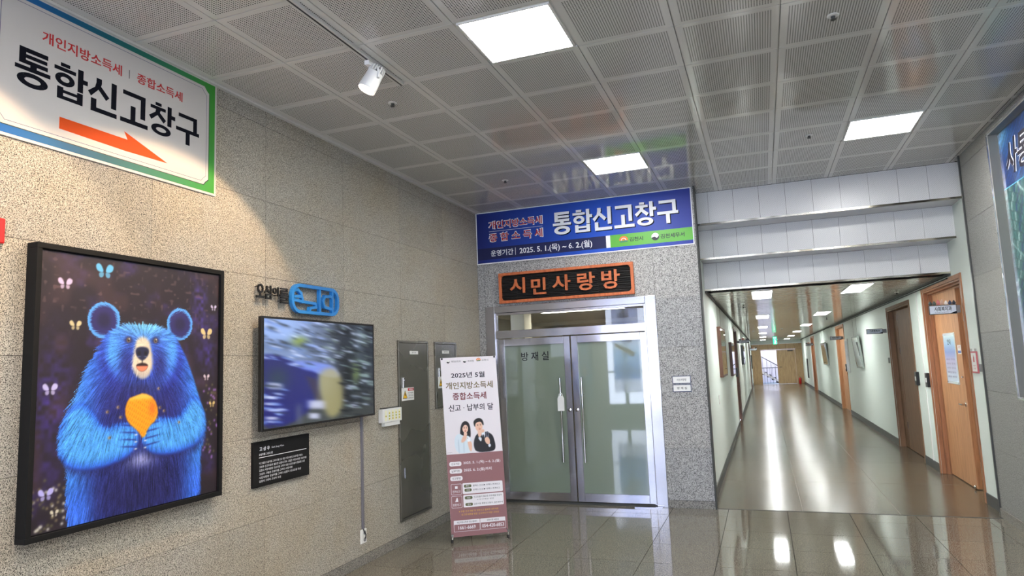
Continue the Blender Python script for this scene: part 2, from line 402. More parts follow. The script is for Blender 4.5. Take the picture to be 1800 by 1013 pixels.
struct(MB().box(-7.4, 6.0, -4.7, 46.6, 4.12, 4.25).build('ceiling_light_shield', JOINT))  # unseen cover added over everything so no sky light leaks in
struct(MB().box(-7.3, 2.4, 8.42, 9.9, 3.705, 4.12).build('ceiling_light_block', JOINT))  # unseen solid block added above the beams to close a light leak
def wall_segs(side, X, doors, thick, top):
    b = MB(); y = 8.05 if side == 'left' else 8.155
    def bx(y0, y1, z0, z1):
        if side == 'left': b.box(X-thick, X, y0, y1, z0, z1)
        else: b.box(X, X+thick, y0, y1, z0, z1)
    for (y0, y1, zt) in doors:
        bx(y, y0, 0, 3.7 if y < 9.3 and False else top); bx(y0, y1, zt, top); y = y1
    bx(y, YE, 0, top)
    if side == 'left': b.box(X-thick, X, 8.05, 9.6, top, 3.72)
    else: b.box(X, X+thick, 8.155, 9.6, top, 3.72)
    return b
RD = [(8.83, 10.76, 2.47), (11.76, 13.70, 2.395), (20.8, 22.9, 2.43), (32.6, 34.6, 2.43)]
LD = [(17.6, 19.4, 2.38), (35.9, 38.0, 2.3)]
struct(wall_segs('left', CL, LD, .2, ZCC+.02).build('wall_corridor_left', WHITE_WALL))
struct(wall_segs('right', CR, RD, .16, ZCC+.02).build('wall_corridor_right', WHITE_WALL))
cc = struct(MB().box(-.7, 2.3, 9.55, YE+.1, ZCC+.006, ZCC+.1).build('ceiling_corridor', JOINT))
s_ = MB(); y = 9.21
while y < YE:
    s_.box(CL, CR, y+.004, y+.146, ZCC, ZCC+.008); y += .15
o = s_.build('ceiling_strip', CCEIL, cc); o['kind'] = 'stuff'
for nm, X0, X1, ds in (('baseboard_corridor_left', CL, CL+.012, LD), ('baseboard_corridor_right', CR-.012, CR, RD)):
    b = MB(); y = 8.16
    for y0, y1, _ in ds: b.box(X0, X1, y, y0-.07, 0, .12); y = y1+.07
    b.box(X0, X1, y, YE, 0, .12); struct(b.build(nm, BASEB))
b = MB(); b.box(CL, CL+.03, 9.2, YE, ZCC-.03, ZCC-.001); struct(b.build('trim_5', DKGREY))
b = MB(); b.box(CR-.03, CR, 9.2, YE, ZCC-.03, ZCC-.001); struct(b.build('trim_6', DKGREY))
b = MB(); b.tube([(CR-.022, 9.3, 2.515), (CR-.022, 24, 2.515)], .009)
tag(b.build('conduit', DKGREY), 'thin grey pipe run along the top of the right corridor wall', 'pipe')
# vertical cover strip on right wall between the first two doors
tag(MB().box(CR-.008, CR, 11.15, 11.19, .12, 2.54).build('wall_strip', WHITE), 'narrow white vertical strip on the corridor wall between the two nearest doors', 'strip')

# corridor ceiling lights
near_names = ['nearest', 'second nearest', 'third nearest', 'fourth nearest', 'fifth nearest', 'farthest']
for k in range(6):
    for x, sd in ((.05, 'left'), (1.29, 'right')):
        y = 9.8+5.9*k+.65
        led_panel('led_panel', fr('cceil', x, y, .002), .285, 1.3, LEDC, 'long corridor ceiling light, %s of the %s row' % (near_names[k], sd), 'long light panels in the corridor ceiling')

# ------------------------------------------------------------------ corridor doors
def side_m(side, a, z, off=0): return fr('cright' if side == 'R' else 'cleft', a, z, off)
def corridor_door(n, side, y0, y1, top, leafm, casem, depth, leaf_to=None, steps=2, panel=None):
    r = empty('door_%d' % n, side_m(side, (y0+y1)/2, 0)); struct(r); h = (y1-y0)/2; sg = 1
    c = MB(); w = .055
    c.box(-h-w, -h, 0, top+w, -.002, .014); c.box(h, h+w, 0, top+w, -.002, .014); c.box(-h, h, top, top+w, -.002, .014)
    c.build('casing', casem, r, .003)
    j = MB(); e = .02
    for s in range(steps):
        d0 = -.002-depth*s/steps; d1 = -depth*(s+1)/steps; t0 = e*(s+1)
        j.box(-h, -h+t0, 0, top, d1, d0); j.box(h-t0, h, 0, top, d1, d0); j.box(-h+t0, h-t0, top-t0, top, d1, d0)
    j.build('jamb', casem, r, .002)
    return r, h
# door_2 : nearest, far leaf closed, near leaf open inwards
r, h = corridor_door(2, 'R', 8.83, 10.76, 2.47, W_DOOR, W_CASE, .15, steps=3)
lf = MB().box(-h+.06, .24, .012, 2.41, -.16, -.105).build('leaf', W_DOOR, r, .002)
hd = MB(); px = .17
hd.lathe([(.026,0),(.026,.008),(.012,.010),(.011,.05)], (px, 1.0, -.105), 16, (0,0,1)); hd.tube([(px,1.0,-.062),(px-.06,1.0,-.058),(px-.125,1.0,-.06)], .009); hd.build('handle', POLISH, lf, smooth=True)
MB().lathe([(.012,0),(.014,.006),(.010,.02),(0.003,.024)], (px+.02, 1.33, -.105), 14, (0,0,1)).build('lock', POLISH, lf, smooth=True)
MB().lathe([(.02,0),(.022,.012),(.014,.024),(.004,.026)], (px+.03, .03, -.105), 14, (0,0,1)).build('door_stop', POLISH, lf, smooth=True)
lf2 = MB().box(h-.105, h-.06, .012, 2.41, -1.05, -.15).build('leaf', W_DOOR, r, .002); lf2['label'] = 'open leaf swung into the room'
hd = MB(); hd.lathe([(.026,0),(.026,.008),(.012,.010),(.011,.05)], (px+.1, 1.0, -.16), 16, (1,0,0)); hd.tube([(px+.14,1.0,-.16),(px+.15,1.0,-.2),(px+.15,1.0,-.27)], .009)
hg = MB().box(h-.1, h-.035, 2.22, 2.33, -.16, -.145); hg.build('hinge', mat('brass', rgb(190,165,100), .3, 1), r)
# room beyond door_2
rm = MB(); rm.box(2.31, 5.5, 8.6, 8.7, 0, 2.7); rm.box(2.31, 5.5, 13.9, 14, 0, 2.7); rm.box(5.4, 5.5, 8.7, 13.9, 0, 2.7); rm.box(2.31, 5.5, 8.6, 14, 2.7, 2.8)
struct(rm.build('wall_office', WHITE_WALL)); struct(MB().box(2.31, 5.5, 8.7, 13.9, -.12, 0).build('floor_office', CREAM))
led_panel('led_panel', Matrix.Translation((3.6, 10.6, 2.69)) @ Matrix.Rotation(math.pi, 4, 'X'), .5, 1.2, LEDC, 'ceiling light inside the office behind the open door', None)
cab = empty('storage_cabinet', Matrix.Translation((2.50, 10.25, 0))); tag(cab, 'yellow wooden cabinet with shelves just inside the open office door', 'cabinet')
c = MB(); c.box(0, .9, 0, .40, .22, 1.18); c.build('body', W_YEL, cab, .004)
MB().box(.0, .9, .0, .40, 0, .215).build('plinth', CREAM, cab)
c = MB(); c.box(0, .9, .37, .40, 1.18, 2.0); c.box(0,.025,0,.37,1.18,2.0); c.box(.875,.9,0,.37,1.18,2.0); c.box(.025,.875,0,.37,1.56,1.585); c.box(0,.9,0,.40,2.0,2.03); c.build('shelf_unit', W_YEL, cab)
tag(MB().box(2.54, 2.80, 10.30, 10.6, 1.19, 1.42).build('storage_box', BLACK, bevel=.01), 'black box on the yellow cabinet inside the office', 'box')
tag(MB().box(2.53, 2.9, 10.28, 10.31, 1.60, 1.96).build('document_board', mat('bluegrey', rgb(120,132,150), .6), bevel=.003), 'blue grey board on the upper cabinet shelf inside the office', 'board')
# door_3 : brown
r, h = corridor_door(3, 'R', 11.76, 13.70, 2.395, W_DOOR2, W_DOOR2, .13, steps=1)
MB().box(-h+.02, -h+.36, .01, 2.375, -.13, -.085).build('side_panel', W_DOOR2, r, .002)
lf = MB().box(-h+.385, h-.03, .01, 2.365, -.13, -.085).build('leaf', W_DOOR2, r, .002)
for z in (.35, 1.62, 2.2): MB().box(-h+.355, -h+.395, z, z+.11, -.085, -.078).build('hinge', POLISH, r)
hd = MB(); hd.lathe([(.026,0),(.026,.008),(.012,.010),(.011,.05)], (h-.12, 1.0, -.085), 16, (0,0,1)); hd.tube([(h-.12,1.0,-.042),(h-.18,1.0,-.038),(h-.24,1.0,-.04)], .009); hd.build('handle', POLISH, lf, smooth=True)
for n, y0, y1, tp, lm, cm in ((4, 20.8, 22.9, 2.43, W_DOOR, W_DOOR), (5, 32.6, 34.6, 2.43, W_CASE, W_CASE)):
    r, h = corridor_door(n, 'R', y0, y1, tp, lm, cm, .13, steps=2)
    lf = MB().box(-h+.04, h-.04, .01, tp-.04, -.13, -.085).build('leaf', lm, r)
    hd = MB(); hd.tube([(h-.12,1.0,-.085),(h-.12,1.0,-.04),(h-.24,1.0,-.04)], .012); hd.build('handle', POLISH, lf)
for n, y0, y1, tp in ((6, 17.6, 19.4, 2.38), (7, 35.9, 38.0, 2.3)):
    r, h = corridor_door(n, 'L', y0, y1, tp, W_DOOR2, W_DARK, .1, steps=1)
    lf = MB().box(-h+.02, h-.02, .01, tp-.02, -.1, -.055).build('leaf', W_DOOR2, r)
    hd = MB(); hd.tube([(-h+.12,1.0,-.055),(-h+.12,1.0,.0),(-h+.24,1.0,.0)], .012); hd.build('handle', POLISH, lf)

# end wall with open leaf and stairs
ew = empty('wall_end', Matrix(((1,0,0,0),(0,0,-1,YE),(0,1,0,0),(0,0,0,1)))); struct(ew)
ex = [CL, -.40, -.17]
for a, b, z0, z1 in [(CL, -.42, 0, 2.36), (-.415, -.17, 0, 2.36)] + [(-.165+.48*k, min(-.17+.48*(k+1)-.004, CR), 2.04, 2.36) for k in range(5)] + [(1.80, CR, 0, 2.035)]:
    MB().box(a, b, z0, z1, -.1, 0).build('wood_panel', W_END, ew)
b = MB(); b.box(CL, -.172, 0, 2.36, -.12, -.03); b.box(-.172, CR, 2.04, 2.36, -.12, -.03); b.box(1.80, CR, 0, 2.04, -.12, -.03); b.build('wood_backing', W_DARK, ew)
MB().box(CL, CR, 2.365, 2.58, -.1, .01).build('lintel', WHITE_WALL, ew)
d8 = empty('door_8', Matrix(((1,0,0,0),(0,0,-1,YE),(0,1,0,0),(0,0,0,1)))); struct(d8)
f = MB(); f.box(-.17, -.13, 0, 2.03, -.08, .03); f.box(1.76, 1.80, 0, 2.03, -.08, .03); f.box(-.13, 1.76, 1.995, 2.03, -.08, .03); f.build('casing', W_END, d8)
lf = MB().box(.74, 1.755, .01, 1.99, -.06, -.015).build('leaf', W_END, d8, .003)
MB().tube([(.86,1.0,-.015),(.86,1.0,.04),(1.0,1.0,.04)], .014).build('handle', DKGREY, lf)
MB().box(1.35, 1.65, 1.9, 1.96, -.015, .05).build('door_closer', DKGREY, lf)
# stairwell
sw = MB(); sw.box(-1.6, 3.0, 46.3, 46.4, 0, 4.0); sw.box(-1.6, -1.5, YE+.1, 46.3, 0, 4.0); sw.box(2.9, 3.0, YE+.1, 46.3, 0, 4.0); sw.box(-1.6, 3.0, YE+.1, 46.4, 4.0, 4.1); sw.box(-1.6,-.66,YE+.1,YE+.2,0,4); sw.box(2.15,3,YE+.1,YE+.2,0,4); sw.box(-.66,2.15,YE+.1,YE+.2,2.6,4)
struct(sw.build('wall_stairwell', mat('stair_wall', rgb(216,214,222), .7)))
struct(MB().box(-1.6, 3.0, YE, 46.4, -.12, .0).build('floor_stairwell', mat('stair_floor', rgb(140,160,178), .4)))
stt = empty('staircase', Matrix.Translation((.9, 44.5, 0))); tag(stt, 'dark stairs with white side rising to the left, seen through the far door', 'staircase')
for k in range(9): MB().box(-.26*(k+1), -.26*k, 0, 1.1, .17*k+.02, .17*(k+1)).build('step', mat('step', rgb(52,52,64), .6) if k == 0 else bpy.data.materials['step'], stt)
stg = MB().prism([(0,0),(.12,0),(-2.3,1.62),(-2.36,1.5),(-2.36,1.36)], 0, .04).build('stringer', WHITE, stt, mw=Matrix(((1,0,0,0),(0,0,1,-.06),(0,1,0,0),(0,0,0,1))))
rl = empty('stair_railing', Matrix.Translation((.9, 44.4, 0))); tag(rl, 'dark metal stair railing with thin balusters beyond the far door', 'railing')
MB().tube([(.05,0,.95),(-2.3,0,2.45)], .025).build('handrail', DKGREY, rl)
MB().tube([(-1.2,-.35,.95),(.0,-.35,.95),(.0,-.35,0)], .025).build('handrail', DKGREY, rl)
for k in range(10):
    x = -.02-.24*k; MB().tube([(x,0,.05+.17*(-x/.26)),(x,0,.93-.64*x)], .011, 6).build('baluster', DKGREY, rl)
for k in range(7): MB().tube([(-.12-.16*k,-.35,0),(-.12-.16*k,-.35,.95)], .009, 6).build('baluster', DKGREY, rl)

# ------------------------------------------------------------------ front door (door_1)
d1 = empty('door_1', fr('back', 0, 0, 0)); struct(d1)
fm = MB(); fm.box(DX0, DX0+.125, 0, DZ, -.06, .012); fm.box(DX1-.125, DX1, 0, DZ, -.06, .012); fm.box(DX0+.125, DX1-.125, DZ-.085, DZ, -.06, .012); fm.box(DX0+.125, DX1-.125, 2.03, 2.13, -.06, -.004)
fm.build('door_frame', STEEL, d1, .003)
fm = MB(); fm.box(DX0+.125, DX0+.15, 0, DZ-.085, -.06, -.015); fm.box(DX1-.15, DX1-.125, 0, DZ-.085, -.06, -.015); fm.box(DX0+.15, DX1-.15, DZ-.115, DZ-.085, -.06, -.015); fm.build('door_stop', STEEL, d1, .002)
MB().box(DX0+.125, DX1-.125, 0, .022, -.06, -.006).build('threshold', DKGREY, d1)  # dark strip added to block the line of light under the leaves
tr = MB().box(DX0+.15, DX1-.15, 2.13, 2.33, -.045, -.037).build('transom_glass', GLASS, d1)
def leaf(x0, x1, hx, hname, txt=None):
    l_ = MB(); s = .08
    l_.box(x0, x0+s, .03, 2.02, -.05, -.008); l_.box(x1-s, x1, .03, 2.02, -.05, -.008); l_.box(x0+s, x1-s, .03, .13, -.05, -.008); l_.box(x0+s, x1-s, 1.93, 2.02, -.05, -.008)
    L = l_.build('leaf', STEEL, d1, .003)
    MB().box(x0+s, x1-s, .13, 1.93, -.035, -.025).build('frosted_pane', FROST, L)
    h_ = MB(); h_.tube([(hx,.50,.055),(hx,1.51,.055)], .014, 14)
    for z in (.72, 1.30): h_.tube([(hx,z,-.026),(hx,z,.055)], .008, 8)
    h_.build('pull_handle', POLISH, L, smooth=True)
    lx = x1-s/2 if hx > (x0+x1)/2 else x0+s/2
    MB().lathe([(.022,0),(.022,.006),(.012,.010)], (lx, 1.12, -.008), 18, (0,0,1)).build('lock_cylinder', POLISH, L, smooth=True)
    if txt: text(L, txt[0], txt[1], -.0248, INK, .012)
    return L
leaf(-3.165, -2.222, -2.352, 'L', ('방 재 실', (-2.868, 1.735, -2.505, 1.845)))
leaf(-2.208, -1.275, -2.082, 'R')
ht = MB(); ht.prism([(-.042,-.0),(.042,0),(.042,.15),(.026,.18),(-.026,.18),(-.042,.15)], 0, .004); ht.tube([(-.02,.165,.002),(-.018,.20,.002),(0,.215,.002),(.018,.20,.002),(.02,.165,.002)], .006, 6)
tag(ht.build('door_hanger', WHITE, mw=fr('back', -2.345, 1.115, .075)), 'cream tag hanging on the left pull handle of the steel door', 'tag')
tag(MB().box(-.16, .16, -.025, .025, 0, .012).build('door_catch', STEEL, mw=Matrix.Translation((-1.36, YB-.05, 0))), 'small steel floor plate at the foot of the right door leaf', 'plate')
# little room beyond the steel doors
v = MB(); v.box(-3.9, -3.8, 8.2, 13.2, 0, 2.6); v.box(-.88, -.87, 8.2, 13.2, 0, 2.6); v.box(-3.9, -.87, 13.2, 13.3, 0, 2.6)
struct(v.build('wall_lobby', mat('lobby_wall', rgb(206,202,184), .8)))
struct(MB().box(-3.9, -.87, 8.2, 13.3, 2.42, 2.6).build('ceiling_lobby', mat('lobby_ceil', rgb(214,206,184), .8)))
struct(MB().box(-3.9, -.87, 8.045, 13.3, -.1, 0).build('floor_lobby', TERR))
struct(MB().box(-3.8, -.88, 11.35, 11.45, 2.36, 2.42).build('trim_7', CREAM))
WARM = mat('warm_strip', (1,1,1), .5, emit=(1,.78,.5), es=5)
led_panel('led_panel', Matrix.Translation((-2.3, 11.6, 2.408)) @ Matrix.Rotation(math.pi, 4, 'X'), 2.6, .10, WARM, 'warm ceiling strip light seen through the glass above the steel door', None)
led_panel('led_panel', Matrix.Translation((-2.3, 9.0, 2.408)) @ Matrix.Rotation(math.pi, 4, 'X'), 1.2, .28, mat('lobby_led', (1,1,1), .5, emit=(1,.97,.9), es=9), 'ceiling light hidden in the room behind the steel door', None)
tag(MB().box(-3.16, -2.97, 0, .3, 2.0, 2.38).build('duct_box', CREAM, mw=Matrix.Translation((0, 8.5, 0))), 'cream box behind the left end of the glass above the steel door', 'box')

# name plates right of the door
for z0, z1, tx, lb in ((1.40, 1.49, '시민사랑방', 'upper small white room plate with blue edge right of the steel door'), (1.305, 1.392, '방 재 실', 'lower small white room plate with blue edge right of the steel door')):
    r = empty('name_plate', fr('back', -.905, (z0+z1)/2, .0)); tag(r, lb, 'plate', 'two small room plates beside the steel door'); hh = (z1-z0)/2
    MB().box(-.105, .105, -hh, hh, 0, .008).build('plate_back', mat('plate_blue', rgb(60,70,100), .3), r, .001)
    MB().box(-.097, .097, -hh+.008, hh-.008, .008, .0095).build('plate_face', WHITE, r)
    text(r, tx, (-.055, -.014, .055, .014), .0095, INK, .01)

# ------------------------------------------------------------------ logos
def taeguk(parent, x, y, r, z):
    def half(sg, m):
        pts = [(x+r*math.cos(a), y+r*math.sin(a)) for a in np.linspace(0, math.pi, 20)] if sg > 0 else [(x+r*math.cos(a), y+r*math.sin(a)) for a in np.linspace(math.pi, 2*math.pi, 20)]
        return pts
    a = [(x+r*math.cos(t), y+r*math.sin(t)) for t in np.linspace(math.radians(160), math.radians(380), 26)]
    b = [(x+r*.95+.0*r-(.95*r)*k/12*2, y+r*.34-.55*r*math.sin(math.pi*k/12*1.0)*(1 if k < 7 else .6)) for k in range(13)]
    MB().prism([(x+r*math.cos(t), y+r*math.sin(t)) for t in np.linspace(0, 2*math.pi, 28)[:-1]], z, z+.0003).build('emblem', INK, parent)
    w = [(x+r*1.02*math.cos(t), y+r*1.02*math.sin(t)) for t in np.linspace(math.radians(20), math.radians(190), 18)]
    w += [(x-r*.55, y-r*.05), (x-r*.25, y+.02*r), (x+r*.0, y-r*.05), (x+r*.25, y-r*.28), (x+r*.5, y-r*.28), (x+r*.75, y-.05*r)]
    MB().prism(w, z+.0003, z+.0006).build('emblem', WHITE, parent)
OR = mat('logo_orange', rgb(232,120,50), .5); GR = mat('logo_green', rgb(60,130,90), .5)
def sunlogo(parent, x, y, r, z):
    MB().prism([(x+r*math.cos(t), y-.2*r+r*math.sin(t)) for t in np.linspace(0, math.pi, 20)], z, z+.0003).build('emblem', OR, parent)
    MB().prism([(x+.62*r*math.cos(t), y-.2*r+.62*r*math.sin(t)) for t in np.linspace(0, math.pi, 20)], z+.0003, z+.0006).build('emblem', CREAM, parent)
    MB().prism([(x+.42*r*math.cos(t), y-.2*r+.42*r*math.sin(t)) for t in np.linspace(0, math.pi, 20)], z+.0006, z+.0009).build('emblem', OR, parent)
    MB().prism([(x-r, y-.45*r), (x-.4*r, y-.2*r), (x-.1*r, y-.35*r), (x+.3*r, y-.12*r), (x+r, y-.4*r), (x+.8*r, y-.62*r), (x-.7*r, y-.66*r)], z+.0009, z+.0012).build('emblem', GR, parent)


def heavy_title(parent, box, z, m, name='lettering'):
    """heavy block lettering drawn stroke by stroke"""
    x0, y0, x1, y1 = box; adv = 1.06; tot = 6*adv-.06; sx = (x1-x0)/tot; sy = y1-y0
    def B(a, b, c, d): return [(a,c),(b,c),(b,d),(a,d)]
    def ring(cx, cy, rx, ry, ix, iy):
        out = []
        for k in range(24):
            t0 = 2*math.pi*k/24; t1 = 2*math.pi*(k+1)/24
            out.append([(cx+ix*math.cos(t0),cy+iy*math.sin(t0)),(cx+rx*math.cos(t0),cy+ry*math.sin(t0)),(cx+rx*math.cos(t1),cy+ry*math.sin(t1)),(cx+ix*math.cos(t1),cy+iy*math.sin(t1))])
        return out
    G = [
     [B(.12,.30,.57,1),B(.30,.90,.88,1),B(.30,.88,.73,.83),B(.30,.90,.57,.68),B(.42,.60,.51,.57),B(.02,.98,.40,.51)]+ring(.5,.18,.42,.19,.22,.075),
     [B(.20,.48,.90,1),B(.02,.66,.77,.875),B(.72,.89,.36,1),B(.89,1.03,.62,.75),B(.12,.30,0,.33),B(.71,.89,0,.33),B(.30,.71,0,.10),B(.30,.71,.18,.265)]+ring(.34,.555,.29,.18,.13,.07),
     [[(.24,.98),(.42,.98),(.42,.84),(.24,.84)],[(.24,.84),(.42,.84),(.38,.72),(.08,.40),(-.02,.52),(.20,.70)],[(.38,.78),(.68,.52),(.57,.41),(.30,.66)],B(.74,.92,.24,1),B(.08,.26,.12,.36),B(.08,.94,-.01,.12)],
     [B(.08,.90,.84,.97),B(.72,.90,.26,.84),B(.36,.54,.13,.56),B(0,1,0,.13)],
     [B(.22,.46,.90,1),B(.03,.63,.77,.875),[(.24,.77),(.43,.77),(.38,.66),(.07,.40),(-.02,.51),(.22,.68)],[(.38,.71),(.65,.51),(.55,.40),(.30,.60)],B(.70,.87,.36,1),B(.87,1.02,.62,.75)]+ring(.46,.165,.39,.175,.20,.07),
     [B(.10,.90,.85,.97),B(.73,.90,.50,.85),B(0,1,.38,.50),B(.41,.59,-.01,.38)]]
    b = MB(); i = 0
    for gx, polys in enumerate(G):
        for pl_ in polys:
            n = len(b.v); P_ = [(x0+(gx*adv+px_)*sx, y0+py_*sy) for px_, py_ in pl_]
            a_ = sum(P_[k][0]*P_[(k+1)%len(P_)][1]-P_[(k+1)%len(P_)][0]*P_[k][1] for k in range(len(P_)))
            if a_ < 0: P_ = P_[::-1]
            b.v += [(x,y,z+.0002+.00002*(i%3)) for x,y in P_]; b.f.append(tuple(range(n, n+len(P_)))); i += 1
    return b.build(name, m, parent)

# ------------------------------------------------------------------ left direction sign
def grad_mat(name, stops, axis=0, rough=.5, lo=0, hi=1):
    m = mat(name, stops[0][1], rough); t = NT(m); sp = t.n('ShaderNodeSeparateXYZ'); t.l(t.obj(), sp.inputs[0])
    f = t.math('DIVIDE', t.math('SUBTRACT', sp.outputs[axis], lo), hi-lo); t.l(t.ramp(f, stops).outputs[0], t.b.inputs['Base Color']); return m
s1 = empty('direction_sign', fr('left', 2.0, 2.905, .001)); tag(s1, 'white banner with green and blue border and orange arrow, high on the granite wall', 'sign')
# local: x = y-2.0, y = z-2.905
MB().box(0, 1.5, 0, .79, 0, .010).build('sheet', mat('sheet_white', rgb(200,197,194), .45), s1)
MB().box(.015, 1.485, .015, .775, .010, .0105).build('border', grad_mat('border_grad', [(0, rgb(0,92,176)), (.45, rgb(0,98,112)), (1, rgb(52,146,38))], 0, .6, 0, 1.5), s1)
def notched(x0, y0, x1, y1, n): return [(x0+n,y0),(x1-n,y0),(x1-n*.55,y0+n*.55),(x1,y0+n),(x1,y1-n),(x1-n*.55,y1-n*.55),(x1-n,y1),(x0+n,y1),(x0+n*.55,y1-n*.55),(x0,y1-n),(x0,y0+n),(x0+n*.55,y0+n*.55)]
MB().prism(notched(.075, .055, 1.435, .735, .04), .0105, .011).build('field', mat('shadow_line', rgb(40,60,60), .5), s1)
MB().prism(notched(.070, .060, 1.430, .740, .04), .011, .0115).build('field', bpy.data.materials['sheet_white'], s1)
def outline(pts, w, z, parent, m, name='outline'):
    b = MB(); k = len(pts)
    for i in range(k):
        a = Vector(pts[i]); c = Vector(pts[(i+1)%k]); d = (c-a).normalized(); n = Vector((-d.y, d.x))*w/2; a2 = a-d*w/2; c2 = c+d*w/2
        n0 = len(b.v); b.v += [(*(a2+n),z),(*(c2+n),z),(*(c2-n),z),(*(a2-n),z)]; b.f.append((n0,n0+3,n0+2,n0+1))
    return b.build(name, m, parent)
outline(notched(.09, .08, 1.41, .72, .04), .0025, .0118, s1, mat('navy_line', rgb(50,50,110), .5))
RED = mat('print_red', rgb(190,30,34), .5); NAVY = mat('print_navy', rgb(7,9,22), .7, spec=.15); ORA = mat('print_orange', rgb(216,76,6), .6, spec=.2)
text(s1, '개인지방소득세', (.297, .556, .764, .622), .0116, RED, .022)
MB().box(.8125, .8155, .563, .617, .0116, .012).build('divider', NAVY, s1)
text(s1, '종합소득세', (.866, .560, 1.206, .624), .0116, RED, .022)
heavy_title(s1, (.163, .288, 1.348, .490), .0116, NAVY)
MB().prism([(.404,.187),(.404,.122),(.80,.115),(1.10,.122),(.79,.232),(.814,.187)], .0116, .012).build('arrow', ORA, s1)
outline([(.055+.03*math.cos(t), .745+.03*math.sin(t)) for t in np.linspace(0, 6.28, 20)[:-1]], .003, .0122, s1, bpy.data.materials['navy_line'])

# ------------------------------------------------------------------ blue banner
s2 = empty('blue_banner', fr('back', -3.415, 3.01, .002)); tag(s2, 'long blue banner with white and red lettering above the steel door', 'banner')
BW = 2.765; WH = mat('print_white', rgb(234,236,240), .4)
MB().box(0, BW, 0, .685, 0, .010).build('sheet', WH, s2)
MB().box(.012, BW-.012, .012, .673, .010, .0105).build('field', grad_mat('blue_grad', [(0, rgb(2,26,106)), (.25, rgb(0,52,150)), (.6, rgb(0,76,192)), (1, rgb(6,38,140))], 0, .5, 0, BW), s2)
MB().box(.012, 1.73, .055, .207, .0105, .011).build('date_band', mat('band_navy', rgb(3,14,72), .55), s2)
MB().box(1.722, 1.775, .055, .207, .011, .0115).build('white_tab', WH, s2)
MB().box(1.775, BW-.012, .055, .207, .0105, .011).build('green_band', mat('band_green', rgb(84,168,46), .4), s2)
DRED = mat('print_dark_red', rgb(170,30,30), .4)
for tx, bx in (('개인지방소득세', (.189, .455, .913, .553)), ('종 합 소 득 세', (.188, .285, .913, .392))):
    text(s2, tx, (bx[0]-.012, bx[1]-.010, bx[2]+.012, bx[3]+.010), .0108, WH, .06); text(s2, tx, bx, .0116, DRED, .019)
MB().box(.184, .916, .419, .423, .0106, .011).build('divider', WH, s2)
bx = (1.05, .285, 2.605, .570)
heavy_title(s2, (bx[0]+.012, bx[1]-.012, bx[2]+.012, bx[3]-.012), .0108, NAVY, 'lettering_shadow'); heavy_title(s2, bx, .0114, WH)
text(s2, '운영기간', (.200, .092, .510, .172), .0114, WH, .012); MB().box(.538, .543, .085, .18, .0112, .0116).build('divider', WH, s2)
text(s2, '2025. 5. 1.(목) ~ 6. 2.(월)', (.596, .075, 1.548, .178), .0114, WH, .014)
sunlogo(s2, 1.938, .138, .055, .0114); text(s2, '김천시', (2.01, .106, 2.172, .158), .0114, INK, .018)
taeguk(s2, 2.318, .134, .045, .0114); text(s2, '김천세무서', (2.380, .103, 2.658, .158), .0114, INK, .018)

# ------------------------------------------------------------------ carved wooden sign
s3 = empty('wooden_sign', fr('back', -3.107, 2.475, .01)); tag(s3, 'carved black board with orange wooden rim and letters, on top of the steel door frame', 'sign')
WO = wood('rim_wood', rgb(196,106,60), rgb(168,84,44), .5, 1); t = NT(WO)
SW, SH_ = 1.73, .39
rm = MB(); e = .035
rm.box(0, SW, 0, e, 0, .05); rm.box(0, SW, SH_-e, SH_, 0, .05); rm.box(0, e, e, SH_-e, 0, .05); rm.box(SW-e, SW, e, SH_-e, 0, .05)
for cx_, cy_, sx, sy in ((e,e,1,1),(SW-e,e,-1,1),(e,SH_-e,1,-1),(SW-e,SH_-e,-1,-1)): rm.prism([(cx_,cy_),(cx_+sx*.035,cy_),(cx_+sx*.012,cy_+sy*.012),(cx_,cy_+sy*.035)], 0, .05)
rm.build('rim', WO, s3, .003)
# chiselled black ground: rows of small ridges
g = MB(); n = len(g.v); nx, ny = 150, 26
for j in range(ny+1):
    for i in range(nx+1): g.v.append((e+(SW-2*e)*i/nx, e+(SH_-2*e)*j/ny, .016+.009*((j+(i//19))%2)+.004*math.sin(i*.23+j*5.1)+random.uniform(0,.0015)))
for j in range(ny):
    for i in range(nx): a = j*(nx+1)+i; g.f.append((a,a+1,a+nx+2,a+nx+1))
g.build('carved_ground', mat('char_black', rgb(13,12,11), .7), s3)
for ch, x0, x1, y0, y1 in (('시', .151, .355, .118, .315), ('민', .437, .632, .083, .292), ('사', .715, .95, .108, .305), ('랑', 1.037, 1.256, .088, .31), ('방', 1.34, 1.565, .083, .315)):
    text(s3, ch, (x0, y0, x1, y1), .028, WO, .0199, .022)

